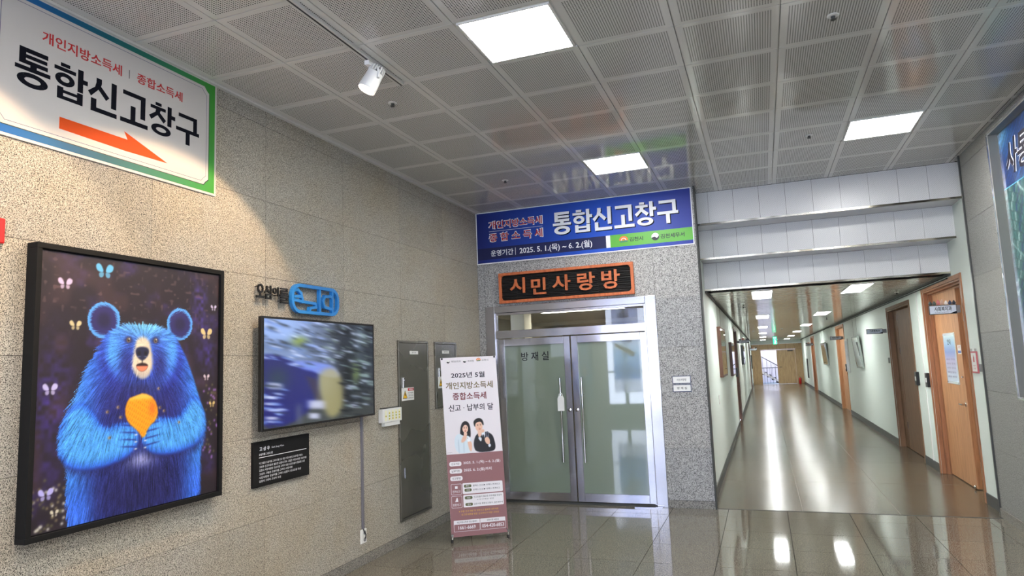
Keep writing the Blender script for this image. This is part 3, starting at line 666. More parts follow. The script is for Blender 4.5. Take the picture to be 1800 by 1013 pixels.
# ------------------------------------------------------------------ numpy painted pictures (flat prints)
def canvas_mesh(name, img, w, h, z, mt, parent):
    H_, W_, _ = img.shape
    xs_ = np.linspace(0, w, W_); ys_ = np.linspace(h, 0, H_); X, Y = np.meshgrid(xs_, ys_)
    co = np.stack([X, Y, np.full_like(X, z)], -1).reshape(-1, 3).astype(np.float32)
    i = np.arange((H_-1)*(W_-1)); r_, c_ = i//(W_-1), i % (W_-1); a = r_*W_+c_
    q = np.stack([a+W_, a+W_+1, a+1, a], -1).astype(np.int32)
    m = bpy.data.meshes.new(name); m.vertices.add(len(co)); m.vertices.foreach_set('co', co.ravel())
    m.loops.add(q.size); m.loops.foreach_set('vertex_index', q.ravel())
    m.polygons.add(len(q)); m.polygons.foreach_set('loop_start', np.arange(0, q.size, 4, dtype=np.int32)); m.polygons.foreach_set('loop_total', np.full(len(q), 4, dtype=np.int32))
    m.update(calc_edges=True)
    at = m.color_attributes.new('print', 'FLOAT_COLOR', 'POINT')
    c = np.clip(img, 0, 1); lin = np.where(c <= .04045, c/12.92, ((c+.055)/1.055)**2.4)
    at.data.foreach_set('color', np.concatenate([lin.reshape(-1, 3), np.ones((len(co), 1))], 1).astype(np.float32).ravel())
    return place(m, name, mt, parent)
def print_mat(name, rough=.4, emit=0, coat=0):
    m = mat(name, (1,1,1), rough, coat=coat); t = NT(m); a = t.n('ShaderNodeAttribute'); a.attribute_name = 'print'
    if emit:
        t.l(a.outputs['Color'], t.b.inputs['Emission Color']); t.b.inputs['Emission Strength'].default_value = emit; t.b.inputs['Base Color'].default_value = (0.01,0.01,0.01,1)
    else: t.l(a.outputs['Color'], t.b.inputs['Base Color'])
    return m
def sm(e0, e1, x): t = np.clip((x-e0)/(e1-e0), 0, 1); return t*t*(3-2*t)
def vnoise(H_, W_, cells, seed=0):
    rg = np.random.default_rng(seed); cy_, cx_ = cells; g = rg.random((cy_+2, cx_+2))
    y = np.linspace(0, cy_, H_)[:, None]; x = np.linspace(0, cx_, W_)[None]; yi = y.astype(int); xi = x.astype(int); fy = sm(0,1,y-yi); fx = sm(0,1,x-xi)
    return g[yi,xi]*(1-fy)*(1-fx)+g[yi,xi+1]*(1-fy)*fx+g[yi+1,xi]*fy*(1-fx)+g[yi+1,xi+1]*fy*fx
def lic(dx, dy, n, seed, step=1.0):
    H_, W_ = dx.shape; nz = np.random.default_rng(seed).random((H_, W_)); Y, X = np.mgrid[0:H_, 0:W_].astype(float); acc = nz.copy()
    for sg in (1, -1):
        x, y = X.copy(), Y.copy()
        for _ in range(n):
            xi = np.clip(x.round().astype(int), 0, W_-1); yi = np.clip(y.round().astype(int), 0, H_-1)
            x += sg*dx[yi,xi]*step; y += sg*dy[yi,xi]*step
            acc += nz[np.clip(y.round().astype(int),0,H_-1), np.clip(x.round().astype(int),0,W_-1)]
    acc /= 2*n+1; acc = (acc-acc.mean())/acc.std(); return acc
def polymask(U, V, pts, soft):
    """signed distance based soft mask of a polygon"""
    pts = np.array(pts, float); k = len(pts); d = np.full(U.shape, 9.0); inside = np.zeros(U.shape, bool)
    for i in range(k):
        a = pts[i]; b = pts[(i+1)%k]; e = b-a; wx, wy = U-a[0], V-a[1]
        t = np.clip((wx*e[0]+wy*e[1])/(e@e+1e-12), 0, 1); d = np.minimum(d, np.hypot(wx-e[0]*t, wy-e[1]*t))
        c = ((a[1] <= V) & (b[1] > V)) | ((b[1] <= V) & (a[1] > V))
        with np.errstate(divide='ignore', invalid='ignore'): xi = a[0]+(V-a[1])/(b[1]-a[1]+1e-12)*e[0]
        inside ^= c & (U < xi)
    s = np.where(inside, d, -d); return sm(-soft, soft, s)
def smooth_poly(pts, it=2):
    p = np.array(pts, float)
    for _ in range(it):
        q = np.roll(p, -1, 0); p = np.stack([.75*p+.25*q, .25*p+.75*q], 1).reshape(-1, 2)
    return p
def put(img, col, a): img[:] = img*(1-a[..., None])+np.array(col)/255.0*a[..., None]

def paint_bear(W_=310, H_=370):
    V, U = np.mgrid[0:H_, 0:W_].astype(float); U /= W_-1; V /= H_-1
    img = np.zeros((H_, W_, 3)); put(img, (34,25,34), np.ones_like(U))
    n1 = vnoise(H_, W_, (9, 7), 1)*.6+vnoise(H_, W_, (30, 22), 2)*.4; n2 = vnoise(H_, W_, (60, 60), 3)
    put(img, (66,48,128), sm(.5,.85,n1)*.6*(.4+.6*n2)); put(img, (74,52,54), sm(.55,.9,vnoise(H_,W_,(12,10),5))*.5)
    put(img, (92,70,190), np.exp(-((U-.87)/.045)**2)*sm(.02,.1,V)*sm(.42,.1,V)*.8*n2)
    put(img, (84,62,190), np.exp(-((U-.93)/.05)**2-((V-.38)/.08)**2)*.7*n2); put(img, (76,54,170), np.exp(-((U-.06)/.08)**2-((V-.55)/.2)**2)*.7*n2)
    put(img, (120,90,90), sm(.72,.9,vnoise(H_,W_,(70,50),8))*.45*sm(.25,.0,abs(V-.12)))
    for k in range(90):
        x, y = (RNG.uniform(.9,1.0), RNG.uniform(.5,.85)) if k % 2 else (RNG.uniform(0,.14), RNG.uniform(.82,1))
        c = [(190,150,170),(150,110,190),(210,190,120),(96,92,60)][k % 4] if k % 2 else [(90,88,60),(120,110,80),(200,200,190)][k % 3]
        put(img, c, np.exp(-(((U-x)/.007)**2+((V-y)/.006)**2))*.85)
    # fur flow
    cx_, cy_ = .515, .34
    fx = (U-cx_); fy = (V-cy_)*1.18; r = np.hypot(fx, fy)+1e-6; fx, fy = fx/r, fy/r
    fy = fy+.25+.5*sm(.5,.9,V); ln = np.hypot(fx, fy)+1e-6; fx, fy = fx/ln, fy/ln
    T = lic(fx, fy, 6, 11)
    jit = T*.004
    body = [(.353,.25),(.262,.364),(.206,.444),(.174,.533),(.128,.596),(.095,.67),(.10,.745),(.15,.80),(.14,.87),(.15,.93),(.16,1.05),(.88,1.05),(.89,.918),(.885,.81),(.92,.74),(.925,.66),(.87,.567),(.82,.457),(.749,.34),(.66,.25)]
    mb = polymask(U+jit, V+jit, smooth_poly(body), .006)
    head = [(.378,.206),(.431,.181),(.518,.170),(.59,.18),(.657,.212),(.708,.27),(.735,.36),(.712,.442),(.65,.506),(.565,.545),(.46,.53),(.37,.47),(.309,.399),(.315,.305),(.345,.244)]
    hd_ = smooth_poly(head)
    # ears
    for ex_, ey in ((.300,.243),(.735,.243)):
        d = np.hypot((U-ex_)/.083, (V-ey)/.072); put(img, (84,158,236), sm(1.02,.96,d+T*.02)); put(img, (44,38,98), sm(.90,.70,d+T*.04)); put(img, (30,26,58), sm(.6,.2,d)*.8)
    base = np.zeros_like(img); put(base, (38,66,178), np.ones_like(U))
    side = np.abs(U-.52)
    put(base, (58,132,232), sm(.16,.36,side)); put(base, (118,192,240), sm(.30,.42,side)*sm(.75,.35,V)*.8)
    put(base, (30,26,84), np.exp(-((U-.52)/.26)**4-((V-.60)/.13)**2)*.85)      # dark chest
    put(base, (26,24,74), np.exp(-((U-.52)/.30)**4-((V-.92)/.14)**4)*.9)
    put(base, (52,104,226), sm(.22,.34,side)*sm(.82,.95,V)*.9)
    # head tones
    hb = (hd_-np.array([.515,.36]))*np.array([1.13,1.14])+np.array([.515,.37]); put(base, (34,46,150), polymask(U+jit, V+jit, hb, .03)*sm(.25,.42,V)*.8)
    mh = polymask(U+jit*.6, V+jit*.6, hd_, .028)
    put(base, (48,92,214), mh*.9); put(base, (112,194,238), mh*np.exp(-((U-.515)/.17)**2-((V-.235)/.075)**2)); put(base, (78,158,240), mh*np.exp(-((np.abs(U-.517)-.165)/.05)**2-((V-.37)/.10)**2)*.9)
    put(base, (32,30,94), np.exp(-((U-.425)/.045)**2-((V-.42)/.075)**2)*.75); put(base, (32,30,94), np.exp(-((U-.615)/.05)**2-((V-.42)/.075)**2)*.75); put(base, (34,32,80), np.exp(-((U-.515)/.12)**2-((V-.52)/.05)**2)*.85)
    put(base, (40,60,190), np.exp(-(((V-.185-(U-.52)**2*1.2)/.009)**2))*mh*.5)
    put(base, (140,144,190), np.exp(-((U-.52)/.09)**2-((V-.80)/.035)**2)*.85)
    # arms
    aL = smooth_poly([(.13,.58),(.21,.55),(.27,.60),(.31,.665),(.40,.645),(.49,.665),(.505,.725),(.47,.775),(.38,.80),(.28,.812),(.16,.80),(.095,.735),(.10,.66)])
    aR = smooth_poly([(.89,.57),(.81,.56),(.77,.62),(.72,.655),(.62,.638),(.53,.66),(.512,.72),(.55,.775),(.64,.80),(.76,.80),(.88,.77),(.93,.70),(.925,.63)])
    th = np.arctan2(V-.6, U-.52)
    for A, cxx in ((aL, .30), (aR, .74)):
        put(base, (22,20,70), polymask(U+jit, V+jit-.018, A, .03)*.8)
        ma = polymask(U+jit*.8, V+jit*.8, A, .010); put(base, (34,84,206), ma); mi = polymask(U+jit, V+jit, A, .05); put(base, (78,164,240), np.clip(mi*2-1,0,1)*.9+0*ma); put(base, (70,150,238), ma*np.exp(-((V-.70)/.05)**2)*.6)
    fur = base*(1+.11*T[..., None])+.022*T[..., None]
    img[:] = img*(1-mb[..., None])+fur*mb[..., None]
    # fingers
    for sx, x0 in ((-1, .49), (1, .535)):
        for k in range(4):
            yy_ = .665+.028*k; put(img, (24,36,130), np.exp(-(((V-yy_-.10*sx*(U-x0)*-1)/.0035)**2))*sm(.0,.02,sx*(U-x0)+.005)*sm(.11,.05,sx*(U-x0))*.8)
            put(img, (220,220,230), np.exp(-(((U-x0-sx*.004)/.008)**2+((V-yy_-.008)/.003)**2)))
    # honeycomb
    hc = smooth_poly([(.420,.606),(.436,.556),(.48,.545),(.525,.535),(.585,.558),(.612,.61),(.60,.650),(.555,.675),(.528,.725),(.495,.685),(.44,.65)], 1)
    mhc = polymask(U, V, hc, .006); hx = np.cos((U*W_*.9))*np.cos(V*H_*.75+np.floor(U*W_*.9/math.pi)*1.57)
    put(img, (240,158,20), mhc); put(img, (205,112,6), mhc*sm(.1,.9,hx)*.8); put(img, (255,200,90), mhc*sm(.57,.55,V)*.8); put(img, (235,100,40), mhc*np.exp(-((U-.575)/.02)**2-((V-.6)/.03)**2)*.7)
    # muzzle
    mz = polymask(U+jit*.5, V, smooth_poly([(.475,.315),(.51,.300),(.548,.315),(.562,.36),(.575,.42),(.555,.462),(.515,.478),(.475,.462),(.452,.42),(.464,.36)]), .012)
    put(img, (212,198,172), mz); put(img, (176,166,160), mz*sm(.42,.47,V)*.7); img += (mz*T*.03)[..., None]
    nz_ = polymask(U, V, smooth_poly([(.475,.35),(.51,.343),(.546,.35),(.55,.372),(.53,.395),(.511,.402),(.49,.395),(.47,.372)]), .005); put(img, (30,34,66), nz_)
    for x in (.492,.53): put(img, (6,6,14), np.exp(-((U-x)/.009)**2-((V-.372)/.009)**2)); put(img, (120,130,170), np.exp(-((U-x)/.010)**2-((V-.385)/.003)**2)*.6)
    put(img, (30,28,40), np.exp(-((U-.511)/.003)**2)*sm(.395,.40,V)*sm(.425,.41,V))
    mo = polymask(U, V, smooth_poly([(.473,.418),(.511,.409),(.549,.418),(.535,.44),(.511,.448),(.487,.44)]), .004); put(img, (40,20,24), mo); put(img, (226,132,100), mo*sm(.420,.428,V))
    for x in (.432,.586):
        put(img, (24,24,70), np.exp(-(((U-x)/.024)**2+((V-.318)/.016)**2)**1.5)*.85); put(img, (150,120,80), np.exp(-(((U-x)/.011)**2+((V-.318)/.010)**2)**2)); put(img, (8,8,12), np.exp(-(((U-x)/.006)**2+((V-.318)/.006)**2)**2)); put(img, (255,255,255), np.exp(-(((U-x-.003)/.003)**2+((V-.314)/.003)**2)))
    # butterflies
    for x, y, s, c in ((.296,.054,.038,(96,184,232)),(.108,.118,.028,(208,190,226)),(.162,.271,.024,(214,200,150)),(.059,.506,.028,(196,190,232)),(.916,.285,.034,(228,206,140)),(.965,.16,.018,(216,206,236)),(.92,.483,.018,(220,204,214)),(.058,.874,.028,(184,180,240)),(.098,.943,.016,(220,214,190)),(.961,.607,.018,(222,196,120))):
        for sg, an in ((-1,.5),(1,.35)):
            w1 = np.maximum(polymask(U, V, smooth_poly([(x,y+.1*s),(x+sg*s*an*1.2,y-s*.95),(x+sg*s*1.25,y-s*.75),(x+sg*s*1.05,y-s*.05)]), .003), polymask(U, V, smooth_poly([(x,y),(x+sg*s*.8,y+s*.05),(x+sg*s*.7,y+s*.6),(x+sg*s*.2,y+s*.55)]), .003)*.8); put(img, c, w1*.92)
        put(img, (30,24,30), np.exp(-((U-x)/.004)**2-((V-y-.1*s)/(s*.5))**2))
    for x, y in ((.33,.60),(.385,.585),(.40,.625),(.62,.60),(.645,.615),(.60,.64),(.345,.70),(.74,.67),(.61,.52)):
        put(img, (206,170,120), np.exp(-((U-x)/.008)**2-((V-y)/.006)**2)*.9); put(img, (40,26,20), np.exp(-((U-x-.004)/.004)**2-((V-y)/.004)**2)*.8)
    return np.clip(img, 0, 1)

# bear painting
pw, ph = 1.245, 1.465
pt = empty('framed_painting', fr('left', 2.275, .925, 0)); tag(pt, 'large black framed painting of a blue bear holding golden honeycomb', 'painting')
f = MB(); e = .028
f.box(0, pw, 0, e, 0, .075); f.box(0, pw, ph-e, ph, 0, .075); f.box(0, e, e, ph-e, 0, .075); f.box(pw-e, pw, e, ph-e, 0, .075)
f.build('frame', BLACK_M, pt, .002); MB().box(e, pw-e, e, ph-e, .01, .058).build('backing', BLACK_M, pt)
cv = canvas_mesh('canvas', paint_bear(), pw-2*e-.012, ph-2*e-.012, 0, print_mat('bear_print', .55), pt); cv.matrix_local = Matrix.Translation((e+.006, e+.006, .0595))

# television
def paint_tv(W_=300, H_=168):
    V, U = np.mgrid[0:H_, 0:W_].astype(float); U /= W_-1; V /= H_-1
    th = math.radians(14); T = lic(np.full((H_,W_), math.cos(th)), np.full((H_,W_), math.sin(th)), 9, 21); pass
    img = np.zeros((H_, W_, 3)); put(img, (92,104,128), np.ones_like(U)); put(img, (150,178,232), sm(.55,.15,U)*sm(.5,.2,V)*.9); put(img, (38,44,54), sm(.50,.68,U)*.9); put(img, (110,125,140), np.exp(-((U-.85)/.05)**2)*sm(.6,.1,V)*.6)
    put(img, (44,52,66), np.exp(-((U-.15)/.2)**2-((V-.25)/.05)**2)*.6); put(img, (58,62,60), sm(.6,.9,V)*.8)
    put(img, (26,34,110), polymask(U, V, smooth_poly([(-.05,.33),(.12,.33),(.25,.42),(.4,.47),(.45,.55),(.40,.85),(.2,1.0),(-.05,1.0)]), .02)); put(img, (120,140,220), polymask(U, V, smooth_poly([(.2,.38),(.42,.40),(.6,.45),(.66,.58),(.5,.56),(.4,.50),(.28,.47)]), .02)*.9)
    put(img, (40,66,80), np.exp(-((U-.1)/.1)**2-((V-.55)/.12)**2)*.8); put(img, (168,160,110), polymask(U, V, smooth_poly([(.44,.5),(.6,.45),(.7,.65),(.66,.95),(.52,1.0),(.44,.7)]), .04)*.75); put(img, (70,60,70), polymask(U, V, [(.33,.54),(.42,.58),(.46,.78),(.41,.78)], .02)*.7)
    put(img, (130,150,70), np.exp(-((U-.28)/.07)**2-((V-.2)/.05)**2)*.9); put(img, (120,140,84), np.exp(-((U-.80)/.05)**2-((V-.52)/.12)**2)*.8); put(img, (14,18,26), np.exp(-((U-.72)/.05)**2-((V-.6)/.25)**2)*.85)
    for x, y, sx, sy in ((.08,.62,.06,.03),(.05,.72,.06,.012),(.05,.78,.05,.012),(.08,.84,.06,.012),(.06,.91,.05,.015),(.42,.83,.08,.045),(.40,.94,.05,.03),(.79,.88,.05,.03)): put(img, (196,200,226), np.exp(-((U-x)/sx)**4-((V-y-(U-x)*.15)/sy)**4)*.85)
    put(img, (90,96,120), np.exp(-((U-.27)/.03)**4-((V-.9)/.1)**4)*.6)
    put(img, (60,70,90), np.exp(-((U-.45)/.1)**2-((V-.28)/.06)**2)*.5)
    rg = np.random.default_rng(31)
    for k in range(420):
        x, y = rg.random(), rg.random()**1.2; L_ = rg.uniform(.015,.06); w_ = rg.uniform(.005,.016)
        if y > .45 and x < .68 and not (x < .16 and y > .6): continue
        if x > .52: c = [(16,20,28),(176,188,210),(84,96,96),(30,36,46),(130,150,150)][rg.integers(5)]
        else: c = [(190,206,244),(120,150,214),(66,78,104),(50,62,74),(150,170,226)][rg.integers(5)]
        dy = (V-y)-(U-x)*.22; put(img, c, np.exp(-((U-x)/L_)**4-(dy/w_)**2)*.75)
    Y, X = np.mgrid[0:H_, 0:W_]; out = np.zeros_like(img)
    for k in range(-7, 8): out += img[np.clip(Y+round(k*.22), 0, H_-1), np.clip(X+k, 0, W_-1)]
    out /= 15; return np.clip(out*1.05+(img-.5)*.10, 0, 1)
tv = empty('television', fr('left', 3.86, 1.29, .001)); tag(tv, 'flat television with a blurry blue forest picture on the granite wall', 'television')
tw, thh = 1.462, .815
MB().box(.3, 1.15, .2, .6, 0, .06).build('wall_bracket', BLACK, tv); MB().box(0, tw, 0, thh, .06, .096).build('casing', BLACK, tv, .004)
bz = MB(); e = .016; bz.box(0, tw, 0, e, .096, .1); bz.box(0, tw, thh-e, thh, .096, .1); bz.box(0, e, e, thh-e, .096, .1); bz.box(tw-e, tw, e, thh-e, .096, .1); bz.build('bezel', BLACK, tv)
cv = canvas_mesh('screen', paint_tv(), tw-2*e, thh-2*e, 0, print_mat('tv_screen', .2, .62), tv); cv.matrix_local = Matrix.Translation((e, e, .097))

# black information plaque
pq = empty('information_plaque', fr('left', 3.865, .90, 0)); tag(pq, 'black information board with white writing below the television', 'plaque')
MB().prism([(0,0),(.62,0),(.62,.315),(0,.315)], .0, .02).build('board', BLACK_M, pq)
text(pq, '고 상 우', (.062, .248, .168, .276), .0201, WH, .02); text(pq, 'Koh Sang Woo', (.19, .252, .322, .268), .0201, WH, .004)
text(pq, '오삼이를 그리다 展', (.058, .215, .20, .232), .0201, WH, .01); MB().box(.058, .585, .2005, .2045, .0201, .0206).build('divider', WH, pq)
for k, (tx, x1) in enumerate((('이 그림은 오삼이를 그리다 展 신고 대상 시민사랑방 오삼이를 지방소', .54), ('고상우 신고도움이 필요한 김천시 모두 그림은 시민사랑방 오삼이를', .585), ('김천시 시민사랑방 오삼이를 그리다 대상 신고도움이 필요한 소장', .565), ('고상우 그림은 오삼이를 그리다 시민사랑', .42), ('시민사랑방 오삼이를 그리다 김천시 신고도움 대상', .52), ('김천시 그리다 고상우 오삼', .29))):
    text(pq, tx, (.06, .155-.025*k, x1, .171-.025*k), .0201, WH, .004)

# black wall letters and blue oval logo
wlt = empty('wall_lettering', fr('left', 3.868, 2.238, .0)); tag(wlt, 'black raised wall letters left of the blue oval emblem', 'letters')
for ch, x0, x1, y0, y1 in (('오', 0, .075, .005, .108), ('삼', .078, .165, 0, .103), ('이', .17, .235, .03, .098), ('를', .245, .345, -.02, .098)):
    text(wlt, ch, (x0, y0, x1, y1), .035, BLACK, .02, .012)
for x, y in ((.03,.02),(.06,.02),(.03,.09),(.10,.02),(.14,.09),(.18,.04),(.225,.04),(.27,.0),(.31,.05)): MB().tube([(x,y,0),(x,y,.036)], .003, 6).build('spacer_pin', BLACK, wlt)
lg = empty('oval_emblem', fr('left', 4.245, 2.155, .02)); tag(lg, 'blue rounded oval emblem raised on the wall above the television', 'emblem')
BL = mat('emblem_blue', rgb(40,130,205), .4); lw = .62; lh = .235; R_ = .10
def stad(o_):
    pts = []
    for (cx_, cy_, a0) in ((lw-R_, lh-R_, 0), (R_, lh-R_, 90), (R_, R_, 180), (lw-R_, R_, 270)):
        for k in range(7): a = math.radians(a0+15*k); pts.append((cx_+(R_-o_)*math.cos(a), cy_+(R_-o_)*math.sin(a)))
    return pts
b = MB(); A = stad(0); B_ = stad(.026); k = len(A)
for z in (0, .03): b.v += [(x,y,z) for x,y in A]+[(x,y,z) for x,y in B_]
for i in range(k):
    j = (i+1)%k; b.f += [(2*k+i,2*k+j,3*k+j,3*k+i),(i,k+i,k+j,j),(i,j,2*k+j,2*k+i),(k+i,3*k+i,3*k+j,k+j)]
b.build('ring', BL, lg)
EZ = [0.0]
def stroke(pts, w=.022): 
    b = MB()
    for p, q in zip(pts, pts[1:]):
        a = Vector(p); c = Vector(q); d = (c-a).normalized(); n = Vector((-d.y,d.x))*w/2; a = a-d*w*.4; c = c+d*w*.4
        EZ[0] += .00015; b.prism([tuple(a+n),tuple(c+n),tuple(c-n),tuple(a-n)], .0002+EZ[0]*.3, .026+EZ[0])
    return b
for pts in ([(.36,.02),(.36,.22)], [(.03,.175),(.08,.185),(.12,.16),(.135,.115),(.135,.09)], [(.02,.105),(.14,.095),(.30,.09)], [(.30,.09),(.31,.062),(.23,.05),(.225,.02)], [(.43,.16),(.50,.165),(.52,.158)], [(.43,.16),(.40,.12),(.42,.07),(.50,.06),(.53,.062)], [(.53,.21),(.53,.02)], [(.12,.135),(.04,.13)]):
    stroke(pts).build('letter_stroke', BL, lg)

# ------------------------------------------------------------------ steel panels, switches, cable
def panel(y0, y1, z0, z1, label, lab_at, stick):
    r = empty('electrical_panel', fr('left', y0, z0, 0)); tag(r, label, 'panel', 'steel panels on the granite wall'); w, h = y1-y0, z1-z0
    f = MB(); e = .022; f.box(0,w,0,e,0,.02); f.box(0,w,h-e,h,0,.02); f.box(0,e,e,h-e,0,.02); f.box(w-e,w,e,h-e,0,.02); f.build('panel_frame', STEEL_DK, r, .002)
    d = MB().box(e+.003, w-e-.003, e+.003, h-e-.003, 0, .014).build('panel_door', STEEL_DK, r, .002)
    hh = MB(); hx = .085; hz = stick[1]+.13-z0; hh.box(hx-.012, hx+.012, hz, hz+.10, .014, .024); hh.lathe([(.009,0),(.009,.01)], (hx, hz+.075, .024), 12, (0,0,1)); hh.build('handle', POLISH, d, .002)
    if h > 1: MB().box(hx-.01, hx+.012, .40, .50, .014, .022).build('latch', STEEL, d, .002)
    lx, lz = lab_at[0]-y0, lab_at[1]-z0
    l_ = MB().box(lx, lx+.18, lz, lz+.035, .014, .0148).build('label_plate', WHITE, d); text(l_, '분 전 반', (lx+.045, lz+.009, lx+.135, lz+.027), .0148, INK, .01)
    return r, d
def sticker(r, x, y):
    s = MB().box(x, x+.25, y, y+.128, .014, .0146).build('warning_sticker', WHITE, r)
    MB().box(x+.125, x+.245, y+.094, y+.122, .0146, .015).build('red_field', RED, s); MB().prism([(x+.02,y+.02),(x+.115,y+.02),(x+.068,y+.105)], .0146, .015).build('triangle', INK, s)
    MB().prism([(x+.03,y+.026),(x+.105,y+.026),(x+.068,y+.095)], .015, .0154).build('triangle', mat('sign_yellow', rgb(240,190,30), .5), s)
    MB().prism([(x+.062,y+.045),(x+.074,y+.045),(x+.078,y+.072),(x+.058,y+.072)], .0154, .0157).build('triangle', INK, s)
    text(s, '위험물', (x+.145, y+.099, x+.225, y+.117), .015, WH, .015)
    for k, tx in enumerate(('전기위험물', '고전기시오', '관계자금지')): text(s, tx, (x+.13, y+.066-.026*k, x+.235, y+.083-.026*k), .0147, INK, .006)
r, d = panel(5.905, 6.545, .22, 1.98, 'tall grey steel wall panel with a yellow warning sticker, left of the standing banner', (6.14, 1.84), (6, 1.375)); sticker(r, .055, 1.155)
r, d = panel(6.71, 7.26, 1.245, 1.98, 'short grey steel wall panel half hidden by the standing banner', (6.89, 1.85), (6.8, 1.46)); sticker(r, .06, .22)
sb = empty('switch_box', fr('left', 5.54, 1.18, 0)); tag(sb, 'white switch box with rows of yellow and green buttons left of the tall steel panel', 'switch')
MB().box(0, .355, .015, .142, 0, .05).build('box', WHITE, sb, .006)
YG = [mat('btn_yellow', rgb(214,196,60), .5), mat('btn_green', rgb(150,180,70), .5)]
PALE = mat('pale_strip', rgb(236,234,204), .5)
for i in range(5):
    MB().box(.035+.062*i, .073+.062*i, .03, .128, .05, .051).build('label_strip', PALE, sb)
    for j in range(1 if i == 0 else 3): MB().box(.046+.062*i, .060+.062*i, .042+.026*j+(.026 if i == 0 else 0), .055+.026*j+(.026 if i == 0 else 0), .051, .055).build('button', YG[(i*j)%2], sb)
MB().box(.05, .33, -.02, .016, .004, .04).build('paper_tray', WHITE, sb)
MB().box(.02, .34, .142, .152, .004, .02).build('cable_entry', DKGREY, sb)
tag(MB().box(-.014, .014, 0, .98, 0, .016).build('cable_duct', mat('duct_grey', rgb(112,112,120), .5), mw=fr('left', 5.248, .31, 0), bevel=.002), 'grey vertical cable cover from the television down to the socket', 'cable cover')
ol = empty('wall_socket', fr('left', 5.255, .245, 0)); tag(ol, 'white double wall socket low on the granite wall', 'socket')
MB().box(-.045, .045, -.06, .06, 0, .012).build('plate', WHITE, ol, .004); MB().lathe([(.018,0),(.018,.003)], (.012,-.03,.012), 14).build('socket_hole', GREY, ol); MB().lathe([(.018,0),(.018,.003)], (.012,.028,.012), 14).build('socket_hole', GREY, ol)
c = MB(); c.tube([(-.008,.07,.01),(-.012,.045,.022),(.004,.015,.03),(.012,-.02,.022)], .005, 8); tag(c.build('power_cord', BLACK, mw=fr('left', 5.255, .245, 0), smooth=True), 'short black power cord plugged into the white wall socket', 'cord')
fa = empty('fire_alarm', fr('left', 2.06, 2.425, 0)); tag(fa, 'red fire alarm box at the left edge beside the painting', 'alarm')
RD_ = mat('alarm_red', rgb(196,20,18), .35); MB().box(-.12, .09, -.062, .062, 0, .03).build('box', RD_, fa, .006); MB().lathe([(.03,0),(.03,.012),(.02,.022)], (-.02,0,.03), 20).build('button', WHITE, fa)

# ------------------------------------------------------------------ X-banner stand
a0 = Vector((-2.985, 6.107, 0)); a1 = Vector((-2.484, 6.428, 0)); u = (a1-a0).normalized(); nrm = Vector((u.y, -u.x, 0)); lean = .1
vv = (Vector((0,0,1))-nrm*lean).normalized(); nn = u.cross(vv)
mx = Matrix((u, vv, nn)).transposed().to_4x4(); mx.translation = a0
xb = empty('standing_banner', mx); tag(xb, 'standing banner with white top and mauve lower half in front of the steel panels', 'banner')
# coordinates measured in the banner plane; top is a little left of the bottom
def q(x, y): return (x-.045*(y-.06)/1.74, y)
b = MB(); b.prism([q(.012,.045), q(.575,.05), q(.583,.835), q(.589,1.80), q(.012,1.795), q(.012,.835)], .012, .0135); b.build('fabric', mat('banner_white', rgb(228,222,226), .5), xb)
MB().prism([q(.012,.045), q(.575,.05), q(.583,.832), q(.012,.829)], .0137, .0142).build('mauve_field', mat('mauve', rgb(146,102,104), .5), xb)
class Q:  # text on the skewed banner
    @staticmethod
    def t(body, x0, y0, x1, y1, m, off=.01, z=.0145): return text(xb, body, (x0, y0, x1, y1), z, m, off, .0003)
TX = Q.t; GOLD = mat('print_olive', rgb(112,98,60), .5); WINE = mat('print_wine', rgb(116,32,42), .5); VI = mat('print_violet', rgb(28,22,40), .5); BWH = mat('print_white2', rgb(232,228,230), .5); OLV = mat('pill_olive', rgb(96,98,64), .5); YL = mat('print_yellow', rgb(226,176,70), .5)
taeguk(xb, .045, 1.755, .017, .0145); TX('행정안전부', .077, 1.745, .176, 1.765, INK, 0); taeguk(xb, .216, 1.756, .017, .0145); TX('국세청', .245, 1.746, .311, 1.766, INK, 0); sunlogo(xb, .361, 1.765, .024, .0145); TX('김천시', .393, 1.75, .464, 1.77, INK, 0)
TX('2025년 5월', .070, 1.585, .418, 1.643, VI, .018); TX('개인지방소득세', .012, 1.472, .498, 1.544, GOLD, .018); TX('종합소득세', .078, 1.362, .424, 1.436, WINE, .018); TX('신고 · 납부의 달', .033, 1.250, .490, 1.318, VI, .014)
def pill(x0, y0, x1, y1, m, z=.0144, r=None, zt=.0004, name='pill'):
    r = (y1-y0)*.4 if r is None else r; pts = []
    for (cx_, cy_, a0_) in ((x1-r, y1-r, 0), (x0+r, y1-r, 90), (x0+r, y0+r, 180), (x1-r, y0+r, 270)):
        for k in range(4): a = math.radians(a0_+30*k); pts.append((cx_+r*math.cos(a), cy_+r*math.sin(a)))
    return MB().prism(pts, z, z+zt).build(name, m, xb)
for x0, y0, x1, y1, tx in ((.017,.713,.138,.757,'신고기간'),(.018,.643,.141,.687,'납부기한'),(.021,.573,.144,.617,'신고방법')): pill(x0,y0,x1,y1,BWH); TX(tx, x0+.02, y0+.011, x1-.02, y1-.011, VI, .006, .0149)
TX('2025. 5. 1.(목) ~ 6. 2.(월)', .157, .722, .533, .756, BWH, .012); TX('2025. 6. 2.(월)까지', .159, .650, .440, .686, BWH, .012)
for y0, y1, tx in ((.440,.543,'전자신고'),(.315,.428,'방문신고')):
    pill(.024, y0, .130, y1, BWH, .0144, .01); pill(.027, y0+.003, .127, y1-.003, bpy.data.materials['mauve'], .0149, .009); TX(tx, .038, y0+.018, .117, y0+.042, BWH, .01, .0154)
MB().box(.064, .090, .497, .522, .0154, .0158).build('icon', BWH, xb); MB().prism([(.060,.372),(.076,.41),(.086,.41),(.092,.372)], .0154, .0158).build('icon', BWH, xb)
